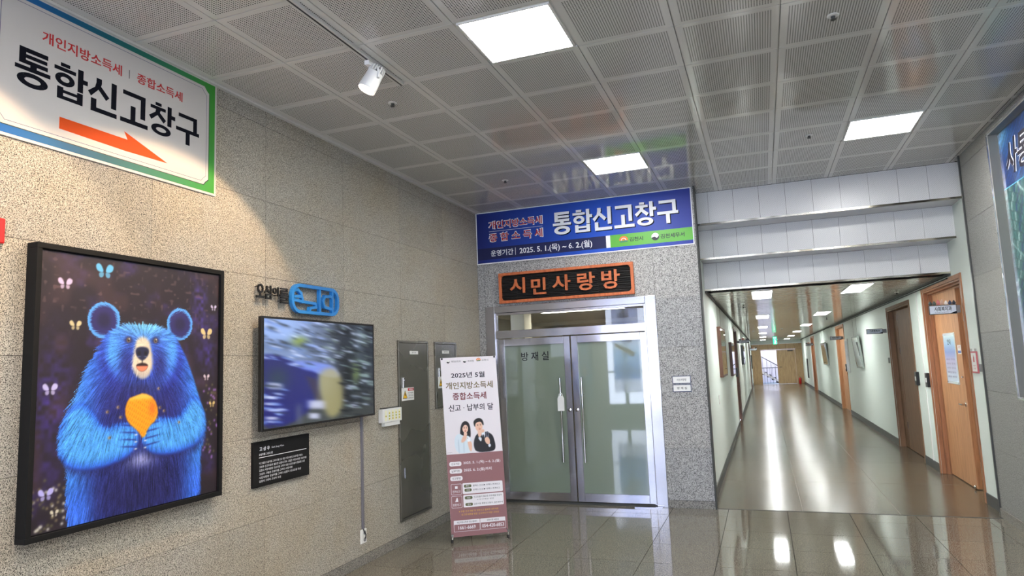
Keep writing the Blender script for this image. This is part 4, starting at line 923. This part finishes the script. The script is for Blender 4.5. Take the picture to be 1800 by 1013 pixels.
pill(.139, .442, .543, .545, BWH, .0144, .01); pill(.142, .315, .546, .432, BWH, .0144, .01)
for x0, x1, yc, tx in ((.153,.228,.516,'PC'),(.157,.229,.477,'모바일'),(.157,.234,.404,'대상'),(.161,.235,.341,'장소')): pill(x0, yc-.014, x1, yc+.014, OLV, .0149); TX(tx, (x0+x1)/2-.016, yc-.008, (x0+x1)/2+.016, yc+.008, BWH, .004, .0154)
TX('홈택스 신고 ▶ 위택스 연계신고', .243, .507, .516, .525, VI, .006, .015); TX('손택스 신고 ▶ 위택스 연계신고', .243, .468, .515, .486, VI, .006, .015)
TX('신고도움이 필요한 모두채움 대상자', .245, .399, .530, .417, VI, .006, .015); TX('※ 신고대상 방문', .277, .375, .450, .388, VI, 0, .015); TX('김천시청 통합신고창구, 김천세무서', .245, .332, .535, .350, VI, .006, .015)
TX('※ 우편 신고 대상 및 방문신고 필요한 세무서로', .093, .271, .489, .289, YL, .004); TX('신고안내문을 방문 신고하시기 대상 그리다', .117, .240, .491, .258, YL, .004)
for x0, x1, tt, nn_ in ((.038,.296,'개인지방소득세 상담 콜센터','1661-6669'),(.300,.552,'김천시청 세정과','054-420-6853')):
    pill(x0, .092, x1, .198, BWH, .0144, .006); pill(x0+.003, .095, x1-.003, .160, bpy.data.materials['mauve'], .0149, .005)
    mid = (x0+x1)/2; TX(tt, mid-.1 if len(tt) > 10 else mid-.06, .170, mid+.1 if len(tt) > 10 else mid+.06, .188, VI, .004, .015); TX(nn_, mid-.085 if len(nn_) < 10 else mid-.11, .112, mid+.085 if len(nn_) < 10 else mid+.11, .146, BWH, .018, .0154)
TX('김천시', .0, .842, .05, .852, GREY, 0)
# printed photograph of two people
def paint_people(W_=150, H_=120):
    """u 0..1 across .42 m, v 0..1 down .34 m"""
    V, U = np.mgrid[0:H_, 0:W_].astype(float); U /= W_-1; V /= H_-1; img = np.zeros((H_, W_, 3)); put(img, (228,222,226), np.ones_like(U))
    S = lambda pts, s=.012: polymask(U, V, smooth_poly(pts), s)
    E_ = lambda x, y, a, b_, s=.12: sm(1+s, 1-s, np.hypot((U-x)/a, (V-y)/b_))
    # woman
    put(img, (26,20,24), S([(.17,.18),(.24,.08),(.33,.10),(.38,.22),(.39,.50),(.36,.58),(.15,.60),(.14,.42)]))
    put(img, (214,226,234), S([(.02,.50),(.13,.42),(.20,.50),(.34,.50),(.40,.62),(.42,1.0),(.06,1.0),(.0,.75)])); put(img, (190,204,214), S([(.20,.55),(.24,.6),(.23,1),(.2,1)])*.6); put(img, (176,192,204), S([(.08,.6),(.11,.6),(.12,1),(.09,1)])*.5)
    put(img, (236,196,172), E_(.265,.30,.066,.125)); put(img, (26,20,24), S([(.19,.30),(.20,.16),(.28,.12),(.35,.2),(.35,.30),(.31,.20),(.25,.19),(.21,.25)])); put(img, (236,196,172), S([(.23,.40),(.30,.40),(.31,.50),(.22,.50)]))
    for x in (.240,.292): put(img, (40,24,22), E_(x,.285,.012,.012)); put(img, (70,44,38), E_(x,.255,.018,.007)*.8)
    put(img, (184,70,66), E_(.266,.368,.022,.012)); put(img, (214,160,138), E_(.266,.325,.010,.016)*.7)
    put(img, (232,188,164), S([(.20,.52),(.26,.46),(.30,.50),(.28,.62),(.20,.70),(.15,.68)])); put(img, (232,188,164), S([(.30,.66),(.38,.66),(.41,.74),(.40,.95),(.35,.95),(.32,.80)])); put(img, (240,240,244), S([(.30,.54),(.37,.56),(.37,.68),(.30,.68)],.008)); put(img, (60,60,64), E_(.315,.58,.006,.02))
    # man
    put(img, (26,27,34), S([(.46,.62),(.52,.48),(.62,.42),(.74,.42),(.86,.48),(.92,.60),(.96,.90),(.88,1.0),(.50,1.0),(.44,.82)]))
    put(img, (226,232,240), S([(.62,.42),(.70,.38),(.73,.44),(.70,.62),(.66,.60)])); put(img, (22,24,34), S([(.66,.50),(.69,.50),(.70,.62),(.67,.66),(.65,.60)]))
    put(img, (230,184,158), S([(.62,.36),(.70,.34),(.71,.42),(.65,.46)])); put(img, (234,190,164), E_(.585,.25,.085,.15)); put(img, (24,20,22), S([(.47,.22),(.46,.10),(.54,.02),(.63,.02),(.69,.10),(.70,.24),(.67,.22),(.64,.12),(.55,.13),(.50,.18),(.50,.28)]))
    for x, y in ((.555,.235),(.622,.225)): put(img, (44,26,24), E_(x,y,.016,.008)); put(img, (40,28,26), E_(x,y-.03,.02,.007)*.8)
    put(img, (190,90,80), E_(.60,.335,.024,.014)); put(img, (214,160,136), E_(.592,.285,.010,.02)*.7)
    put(img, (234,192,166), S([(.56,.36),(.62,.34),(.65,.40),(.63,.55),(.57,.58),(.545,.46)])); put(img, (226,232,240), S([(.55,.56),(.64,.57),(.63,.70),(.58,.66)])); put(img, (96,98,112), S([(.73,.42),(.81,.41),(.81,.62),(.73,.62)],.006)); put(img, (50,52,66), S([(.755,.46),(.79,.455),(.79,.54),(.755,.54)],.008)); put(img, (234,192,166), S([(.70,.60),(.78,.56),(.83,.66),(.82,.80),(.75,.78),(.71,.70)])); put(img, (226,232,240), S([(.77,.80),(.83,.76),(.85,.84),(.80,.88)]))
    return img
cv = canvas_mesh('photo_print', paint_people(), .44, .345, 0, print_mat('people_print', .5), xb); cv.matrix_local = Matrix.Translation((.075, .8325, .0146))
pl = MB(); pl.tube([(.02,.06,.012),(.27,.6,-.05),(.53,1.79,.008)], .005, 8); pl.tube([(.57,.065,.012),(.27,.6,-.04),(-.025,1.79,.008)], .005, 8); pl.build('cross_pole', DKGREY, xb, smooth=True)
for x in (.02, .575):
    ft = MB(); ft.tube([(x,.045,.016),(x-.004,.012,.03)], .009, 10); ft.build('foot_tube', POLISH, xb, smooth=True); MB().tube([(x-.004,.022,.024),(x-.006,-.002,.036)], .013, 10).build('rubber_foot', BLACK, xb, smooth=True)
    MB().lathe([(.012,0),(.012,.003)], (x,.062,.0142), 16).build('grommet', POLISH, xb)
for x, y in ((-.018, 1.785), (.528, 1.79)): MB().lathe([(.010,0),(.010,.004)], (x,y,.0135), 14).build('grommet', BLACK, xb)
MB().tube([(.27,.62,-.05),(.27,.0,-.5+.0)], .005, 8).build('rear_leg', DKGREY, xb)

# ------------------------------------------------------------------ right wall picture
def paint_map(W_=280, H_=300):
    V, U = np.mgrid[0:H_, 0:W_].astype(float); U /= W_-1; V /= H_-1; img = np.zeros((H_, W_, 3)); put(img, (30,84,150), np.ones_like(U))
    T = lic(np.full((H_,W_), .8), np.full((H_,W_), -.6), 8, 5); n = vnoise(H_, W_, (6,6), 9)
    put(img, (110,176,220), sm(.45,.8,n)*.8); put(img, (20,44,110), sm(.5,.2,n)*.6); img *= (1+.15*T[..., None])
    g = sm(.215,.225,V+.03*U); a = (U*.75+V*.42+.04*np.sin(V*9))*95; b_ = (-U*.6+V*.8+.05*np.sin(U*7))*34; cell = (np.floor(a)*7919+np.floor(b_)*104729) % 97/97
    land = np.zeros_like(img); put(land, (40,96,96), np.ones_like(U)); put(land, (86,140,136), cell); put(land, (34,70,110), sm(.75,.8,cell)); put(land, (150,180,176), sm(.92,.95,cell)); put(land, (20,54,60), sm(.16,.02,b_-np.floor(b_))*.6)
    put(land, (24,40,54), sm(.62,.9,V)*.8); put(land, (180,206,204), np.exp(-((U-.2-.08*np.sin(V*22))/.008)**2)*sm(.6,.5,V)); put(land, (150,190,190), np.exp(-((U-.55+.5*(V-.3))/.006)**2)); put(land, (150,190,190), np.exp(-((V-.42-.1*np.sin(U*8))/.005)**2))
    land *= (1+.12*T[..., None]); img[:] = img*(1-g[..., None])+land*g[..., None]; return np.clip(img*.82, 0, 1)
mp = empty('wall_picture', fr('right', 6.915, 1.245, 0)); tag(mp, 'large blue green aerial picture in a steel frame on the right granite wall', 'picture')
MW, MH = 2.6, 2.30
f = MB(); e = .016
f.box(-e, 0, -e, MH+e, 0, .085); f.box(MW, MW+e, -e, MH+e, 0, .085); f.box(0, MW, -e, 0, 0, .085); f.box(0, MW, MH, MH+e, 0, .085); f.build('frame', mat('frame_dull', rgb(128,128,122), .45, .5), mp, .002)
f = MB(); f.box(-e-.004, -e+.006, -e, MH+e, .085, .095); f.box(MW+e-.006, MW+e+.004, -e, MH+e, .085, .095); f.box(-e, MW+e, -e-.004, -e+.006, .085, .095); f.box(-e, MW+e, MH+e-.006, MH+e+.004, .085, .095); f.build('polished_lip', POLISH, mp)
f = MB(); f.box(0, .008, 0, MH, 0, .012); f.box(.008, MW, MH-.008, MH, 0, .012); f.build('inner_trim', POLISH, mp)
cv = canvas_mesh('print', paint_map(), MW, MH, 0, print_mat('map_print', .35), mp); cv.matrix_local = Matrix.Translation((0, 0, .003))
for m_, of, z in ((WH, .06, .0035), (VI, .03, .0042)): text(mp, '사통팔달김천', (.10, MH-.42, 1.75, MH-.12), z, m_, of, .0003, shear=.25)
MB().box(0, MW, MH-.505, MH-.497, .0035, .004).build('divider', mat('cyan_line', rgb(90,170,200), .5), mp)

# ------------------------------------------------------------------ ceiling track and spotlights
tk = MB().box(-.018, .018, 0, 4.0, 0, .022); tk2 = MB().box(-.006, .006, 0, 3.99, .022, .0225)
r = empty('lighting_track', fr('ceil', -2.245, 4.02, 0)); tag(r, 'white ceiling track with a black slot, running above the granite wall', 'track'); tk.build('rail', CEIL_PLAIN, r, .002); tk2.build('slot', BLACK, r)
def spotlight(y, aim, label):
    r = empty('track_spotlight', fr('ceil', -2.245, y, .0265)); tag(r, label, 'spotlight', 'spotlights on the ceiling track')
    MB().box(-.018, .018, -.055, .055, 0, .03).build('adapter', WHITE, r, .003); MB().tube([(.045,0,.03),(.062,.01,.075),(.062,.02,.118)], .009, 10).build('stem', WHITE, r)
    aimw = Vector(aim).normalized(); al = Vector((aimw.x, -aimw.y, -aimw.z)); c0 = Vector((0,0,.118))
    MB().lathe([(.040,-.06),(.052,-.055),(.056,.0),(.060,.070),(.056,.073),(.050,.060),(.001,.058)], c0, 32, al).build('lamp_body', WHITE, r, smooth=True)
    fn = MB(); ax = al.orthogonal().normalized(); bx_ = al.cross(ax)
    for k in range(18):
        t = 2*math.pi*k/18; d = ax*math.cos(t)+bx_*math.sin(t); s = d.cross(al)*.0025
        P = [c0+al*-.058+d*.03, c0+al*-.058+d*.054, c0+al*-.100+d*.052, c0+al*-.100+d*.03]; n = len(fn.v)
        fn.v += [tuple(p+s) for p in P]+[tuple(p-s) for p in P]; fn.f += [(n,n+1,n+2,n+3),(n+7,n+6,n+5,n+4),(n,n+4,n+5,n+1),(n+1,n+5,n+6,n+2),(n+2,n+6,n+7,n+3),(n+3,n+7,n+4,n)]
    fn.build('heat_fins', WHITE, r); MB().lathe([(.034,-.095),(.034,-.055)], c0, 20, al).build('core', BLACK, r)
    MB().lathe([(.049,.061),(.049,.064)], c0, 28, al).build('lens', mat('spot_lens', (1,1,1), .4, emit=(1,.80,.58), es=22) if 'spot_lens' not in bpy.data.materials else bpy.data.materials['spot_lens'], r)
    L = bpy.data.lights.new('spot_beam', 'SPOT'); L.energy = SPOT_W; L.color = (1,.68,.40); L.spot_size = math.radians(100); L.spot_blend = .16; L.shadow_soft_size = .035
    lo = bpy.data.objects.new('spot_beam', L); COL.objects.link(lo); lo.parent = r; p = c0+al*.085
    lo.matrix_local = Matrix.Translation(p) @ al.to_track_quat('-Z', 'Y').to_matrix().to_4x4()
    return r
spotlight(3.62, (-.36, -.27, -.88), 'white ribbed spotlight hanging from the ceiling track with a warm lit lens')
spotlight(1.9, (-.46, -.16, -.87), 'second white spotlight on the ceiling track beyond the top edge of the photo')

# sprinklers
def sprinkler(x, y, side, label, nm='sprinkler'):
    r = empty(nm, fr(side, x, y, 0)); tag(r, label, 'sprinkler', 'small ceiling sprinklers')
    MB().lathe([(.034,0),(.036,.002),(.030,.006),(.015,.007)], (0,0,0), 24).build('ring', WHITE, r); MB().lathe([(.013,.006),(.010,.02),(.016,.026),(.016,.029)], (0,0,0), 14).build('head', DKGREY, r, smooth=True)
for x, y, lb in ((-2.489,4.306,'small round sprinkler in the ceiling right below the track spotlight'), (.55,4.288,'small round sprinkler at the top right of the hall ceiling'), (-2.496,6.711,'small round sprinkler in the ceiling above the left end of the blue banner'), (.556,6.648,'small round sprinkler in the hall ceiling left of the right light panel')): sprinkler(x, y, 'ceil', lb)
for x, y, lb in ((-.263,12.69,'small round detector in the corridor ceiling beside the nearest left lights'), (1.593,18.93,'small round detector in the corridor ceiling right of the light rows'), (-.273,25.3,'small round detector far along the left of the corridor ceiling'), (.656,24.46,'small dark detector in the middle of the corridor ceiling'), (1.99,11.66,'small round detector at the right edge of the corridor ceiling near the office door')): sprinkler(x, y, 'cceil', lb, 'ceiling_detector')

# ------------------------------------------------------------------ corridor fittings
# exit sign
ex = empty('exit_sign', Matrix(((1,0,0,.5),(0,0,-1,30.0),(0,1,0,2.13),(0,0,0,1)))); tag(ex, 'green lit exit sign hanging from the corridor ceiling', 'sign')
EG = mat('exit_green', rgb(30,150,110), .4, emit=rgb(60,200,150), es=1.2); EW = mat('exit_white', (1,1,1), .4, emit=(.9,1,.95), es=1.6)
MB().box(-.085, .085, 0, .34, -.03, .03).build('box', DKGREY, ex, .004); MB().box(-.078, .078, .008, .332, .03, .032).build('green_face', EG, ex)
MB().prism([(-.03,.06),(0,.10),(-.01,.16),(.02,.17),(.05,.12),(.03,.10),(.04,.05),(.06,.02),(.02,.06),(.0,.02)], .032, .034).build('running_figure', EW, ex); MB().lathe([(.018,0),(.018,.002)], (.0,.20,.032), 14).build('running_figure', EW, ex); text(ex, '비상구', (-.06, .25, .06, .30), .032, EW, .01)
MB().tube([(0,.34,0),(0,.438,0)], .008, 6).build('hanger', DKGREY, ex)
# projecting signs
def proj_sign(side, y, z, x0, x1, tx, label, deco=0, h=.09):
    X = CR if side == 'R' else CL; r = empty('hanging_room_sign', Matrix(((1,0,0,0),(0,0,-1,y),(0,1,0,z),(0,0,0,1)))); tag(r, label, 'sign', 'projecting room signs in the corridor')
    r.matrix_world = Matrix.Translation((X, 0, 0)) @ r.matrix_world; a, b = x0-X, x1-X; lo, hi = (b, 0) if side == 'R' else (0, a)
    MB().box(lo, hi, .01, h-.01, -.012, .012).build('bracket', GREY, r, .002); MB().box(a, b, 0, h, -.011, .011).build('board', DKGREY, r, .002); MB().box(a+.006, b-.006, .008, h-.008, .011, .0125).build('face', mat('sign_face', rgb(206,214,226), .4) if 'sign_face' not in bpy.data.materials else bpy.data.materials['sign_face'], r)
    w = b-a; MB().prism([(b-.006,.008),(b-.006,.03),(b-w*.25,.008)], .0125, .013).build('navy_corner', NAVY, r)
    text(r, tx, (a+w*.19, .036, b-w*.18, h-.018), .0126, INK, .02); text(r, 'Gimcheon City Hall Office', (a+w*.2, .016, b-w*.3, .026), .0126, NAVY, 0)
    if deco:
        n = 7; cols = [rgb(60,70,70), rgb(90,100,96), rgb(206,120,120), rgb(220,180,160), rgb(230,220,214), rgb(50,60,90), rgb(40,44,60)]
        for k in range(n):
            xx = a+w*(k+.5)/n; m_ = mat('deco_%d' % k, cols[k], .5) if 'deco_%d' % k not in bpy.data.materials else bpy.data.materials['deco_%d' % k]
            hh = .028 if k not in (2,3) else .038
            MB().lathe([(.012,0),(w/n*.5,.012),(w/n*.46,hh*.8),(w/n*.2,hh*1.5),(.002,hh*1.7)], (xx, h+.002, 0), 12, (0,1,0)).build('ornament', m_, r, smooth=True)
    return r
proj_sign('R', 8.97, 2.075, 1.84, 2.115, '사회복지과', 'white room sign on a bracket over the open office door with little ornaments on top', 1, .107)
proj_sign('R', 13.95, 2.003, 1.82, 2.09, '가족행복과', 'room sign projecting from the wall just beyond the brown door')
proj_sign('R', 21.0, 2.05, 1.81, 2.10, '복지기획과', 'room sign projecting by the third door on the right side', 0, .10)
proj_sign('R', 33.0, 2.05, 1.82, 2.12, '사회복지과', 'faraway room sign with ornaments near the end of the right wall', 1, .10)
proj_sign('L', 19.5, 2.05, -.60, -.33, '시민사랑과', 'dark room sign with ornaments projecting from the left wall', 1, .08)
proj_sign('L', 35.7, 1.97, -.60, -.27, '세정과', 'faraway dark room sign near the end of the left wall', 1, .10)

def wall_pic(side, y0, y1, z0, z1, d, fm, pic, label, tilt=0, wires=True):
    r = empty('wall_picture', side_m(side, (y0+y1)/2, z0) @ Matrix.Rotation(tilt, 4, 'X')); tag(r, label, 'picture', 'framed pictures on the corridor walls'); w = (y1-y0)/2; h = z1-z0; e = .035
    f = MB(); f.box(-w, w, 0, e, 0, d); f.box(-w, w, h-e, h, 0, d); f.box(-w, -w+e, e, h-e, 0, d); f.box(w-e, w, e, h-e, 0, d); f.build('frame', fm, r, .003)
    MB().box(-w+e, w-e, e, h-e, .005, d-.012).build('picture', pic, r)
    MB().box(-w+e+.05, w-e-.05, e+.05, h-e-.05, d-.012, d-.010).build('image', PICI[side], r)
    MB().box(-w+e, w-e, e, h-e, d-.006, d-.003).build('glass', GLASS, r)
    if wires:
        for x in (-w*.6, w*.6): L_ = 2.53-z0-h; MB().tube([(x,h-.01,.006),(x,h+L_*math.cos(tilt),.006-L_*math.sin(tilt))], .0015, 5).build('hanging_wire', DKGREY, r)
def artmat(name, c1, c2, c3):
    m = mat(name, c1, .5); t = NT(m); nz = t.noise(t.scalev(t.obj(), (1,1,1)), 7, 4, .6, .5); t.l(t.ramp(nz.outputs[0], [(.3, c1), (.5, c2), (.68, c3)]).outputs[0], t.b.inputs['Base Color']); return m
PICI = {'L': artmat('art_calm', rgb(186,176,150), rgb(206,198,176), rgb(150,140,116)), 'R': artmat('art_green', rgb(60,70,56), rgb(110,116,92), rgb(196,196,180))}
MAT_CREAM = mat('mount', rgb(206,198,170), .7); MAT_SIL = mat('frame_silver', rgb(150,156,146), .3, .6)
wall_pic('L', 11.1, 12.5, 1.37, 2.17, .055, W_DARK, MAT_CREAM, 'nearest brown framed picture on the left corridor wall', 0)
wall_pic('L', 14.7, 16.0, 1.29, 1.99, .06, W_DARK, MAT_CREAM, 'second dark framed picture on the left corridor wall, before the first left door', 0)
wall_pic('L', 22.7, 24.2, 1.43, 2.05, .08, BLACK, MAT_CREAM, 'black framed picture beyond the first left door', 0)
wall_pic('R', 17.25, 18.3, 1.31, 2.06, .045, MAT_SIL, MAT_CREAM, 'silver framed green picture tilted forward on the right wall', math.radians(5))
wall_pic('R', 26.1, 27.9, 1.27, 2.08, .045, MAT_SIL, MAT_CREAM, 'silver framed picture between the two farther doors of the right wall', math.radians(4))
nb = empty('notice_board', side_m('R', 20.35, 1.15, .002)); tag(nb, 'tall pale notice board beside the third door on the right', 'board'); MB().box(-.32, .32, 0, .90, 0, .02).build('board', WHITE, nb, .003); MB().box(-.27, .27, .06, .84, .02, .022).build('poster', artmat('notice', rgb(190,200,214), rgb(214,216,222), rgb(150,160,186)), nb)
def keypad(y, z, label, w=.13, hh=.20):
    r = empty('card_reader', side_m('R', y, z)); tag(r, label, 'card reader', 'black card readers beside the doors'); MB().box(-w/2, w/2, 0, hh, 0, .045).build('case', BLACK, r, .008); MB().box(-w*.15, w*.35, hh*.35, hh*.65, .045, .047).build('label_plate', WHITE, r); MB().box(-w/2-.012, -w/2-.001, .01, hh-.01, 0, .03).build('side_cover', GREY, r, .002)
keypad(11.60, 1.155, 'black card reader on the white wall at the near side of the brown door'); keypad(10.90, 1.155, 'black card reader at the far side of the open office door'); keypad(20.72, 1.17, 'dark card reader beside the pale notice board')
tag(MB().box(-.04, .04, 0, .10, 0, .02).build('wall_switch', mat('sw_grey', rgb(120,124,116), .4), mw=side_m('R', 13.93, 1.46), bevel=.004), 'grey wall switch at the far side of the brown door', 'switch')
tag(MB().box(-.045, .045, 0, .13, 0, .012).build('wall_switch', WHITE, mw=side_m('L', 10.45, 1.0), bevel=.003), 'white light switch on the left corridor wall below the first picture', 'switch')
tag(MB().box(-.05, .05, 0, .22, 0, .05).build('card_reader', BLACK, mw=side_m('L', 17.38, 1.2), bevel=.006), 'black card reader before the first left door', 'card reader')
# poster on the office door leaf
pr = empty('door_poster', side_m('R', 10.08, 1.23, -.103)); tag(pr, 'narrow blue and white poster under clear plate on the open office door leaf', 'poster')
MB().box(-.285, .285, 0, .65, 0, .004).build('plate', mat('acrylic', rgb(214,222,226), .15, coat=1), pr, .001)
MB().box(-.255, .255, .03, .62, .004, .005).build('print', grad_mat('poster_grad', [(0, rgb(196,214,226)), (.45, rgb(186,180,208)), (.62, rgb(130,150,204)), (.8, rgb(160,194,220)), (1, rgb(206,220,216))], 1, .3, 0, .65), pr)
text(pr, '안내', (-.08, .50, .08, .57), .0051, NAVY, .01)
PV = mat('print_plum', rgb(110,84,126), .5)
for k in range(5):
    for j, tx in enumerate(('사회복지과 안내문', '전화기 대상')): text(pr, tx, (-.22+.24*j, .08+.055*k, -.02+.22*j, .105+.055*k), .0051, PV, 0)
for x, y in ((-.26,.02),(.26,.02),(-.26,.63),(.26,.63)): MB().lathe([(.008,0),(.006,.006)], (x,y,.004), 10).build('screw', POLISH, pr)
stk = empty('door_sticker', side_m('R', 9.64, 1.61, -.103)); tag(stk, 'small white and blue sticker right of the poster on the office door', 'sticker'); MB().box(-.075, .075, 0, .11, 0, .001).build('paper', WHITE, stk); MB().box(-.068, .068, .01, .04, .001, .0015).build('blue_field', mat('stk_blue', rgb(50,80,160), .5), stk); text(stk, '금연', (-.03, .07, .03, .10), .0011, RED, .01)
hp = empty('hanging_placard', side_m('R', 8.605, 1.405, .004)); tag(hp, 'small red edged placard hanging beside the open office door', 'placard')
MB().box(-.105, .105, 0, .235, 0, .012).build('board', mat('pink', rgb(190,100,108), .5), hp, .001); MB().box(-.085, .085, .018, .217, .012, .013).build('paper', WHITE, hp)
MB().prism([(-.022,.12),(.022,.12),(.016,.17),(.0,.20),(-.016,.17)], .013, .0135).build('red_mark', RED, hp); text(hp, '소화기', (-.05, .07, .05, .09), .0131, RED, 0); text(hp, '안내문', (-.05, .04, .05, .06), .0131, RED, 0)
for x in (-.08, .08): MB().box(x-.008, x+.008, .235, .265, 0, .014).build('clip', POLISH, hp)
MB().box(.19, .28, .02, .10, 0, .02).build('wall_mount', GREY, hp, .002)
# fire extinguisher at the end
fx_ = empty('fire_extinguisher', Matrix.Translation((1.90, 42.7, 0)) @ Matrix.Scale(.78, 4)); tag(fx_, 'red fire extinguisher on the floor at the far end of the corridor', 'extinguisher')
MB().lathe([(.075,0),(.085,.02),(.085,.36),(.06,.42),(.03,.45)], (0,0,.0), 20).build('tank', RD_, fx_, smooth=True); b = MB(); b.box(-.02,.02,-.09,.03,.46,.48); b.box(-.02,.02,-.09,.03,.50,.515); b.tube([(0,0,.44),(0,0,.52)], .018, 8); b.build('valve', BLACK, fx_); MB().tube([(0,.02,.46),(.10,.03,.42),(.11,.02,.15)], .012, 8).build('hose', BLACK, fx_)
# mirror strip at the far right of the corridor
tag(MB().box(-.35, .35, 0, 1.0, 0, .03).build('hydrant_door', DKGREY, mw=side_m('R', 38.6, .45, .002), bevel=.004), 'narrow dark wall cabinet door near the far end on the right', 'cabinet')
tag(MB().box(-.3, .3, 0, .75, 0, .06).build('wall_cabinet', DKGREY, mw=side_m('L', 40.0, 1.0), bevel=.004), 'dark wall box near the far end on the left', 'cabinet')

# ------------------------------------------------------------------ posters hanging at the rear windows (they show in the door glass)
for x0, x1, lb, cc_ in ((-4.95, -4.49, 'narrow pale blue hanging poster at the rear windows, seen mirrored in the steel door', 0), (-4.30, -3.49, 'wide blue and white sports poster at the rear windows, seen mirrored in the steel door', 1)):
    r = empty('hanging_poster', Matrix(((-1,0,0,x1),(0,0,1,-4.35),(0,1,0,.75),(0,0,0,1)))); tag(r, lb, 'poster', 'posters hanging at the rear windows')
    w = x1-x0; MB().box(0, w, 0, 2.55, 0, .004).build('sheet', grad_mat('post%d' % cc_, [(0, rgb(235,236,246)), (.14, rgb(232,234,246)), (.17, rgb(90,140,210)), (.45, rgb(160,196,230)), (.6, rgb(228,234,250)), (1, rgb(225,230,250))], 1, .5, 0, 2.55), r); pm = bpy.data.materials['post%d' % cc_]; pm.node_tree.nodes['Principled BSDF'].inputs['Transmission Weight'].default_value = .75; pm.node_tree.nodes['Principled BSDF'].inputs['Roughness'].default_value = .8
    if cc_:
        MB().prism([(.12,1.2),(.7,1.5),(.78,1.42),(.2,1.05)], .004, .005).build('slope_shape', OR, r); MB().prism([(.2,1.5),(.3,1.7),(.28,1.9),(.36,1.85),(.4,1.6),(.34,1.5)], .004, .005).build('figure', RED, r); text(r, '대회', (.3, 2.25, .62, 2.42), .0045, NAVY, .02)
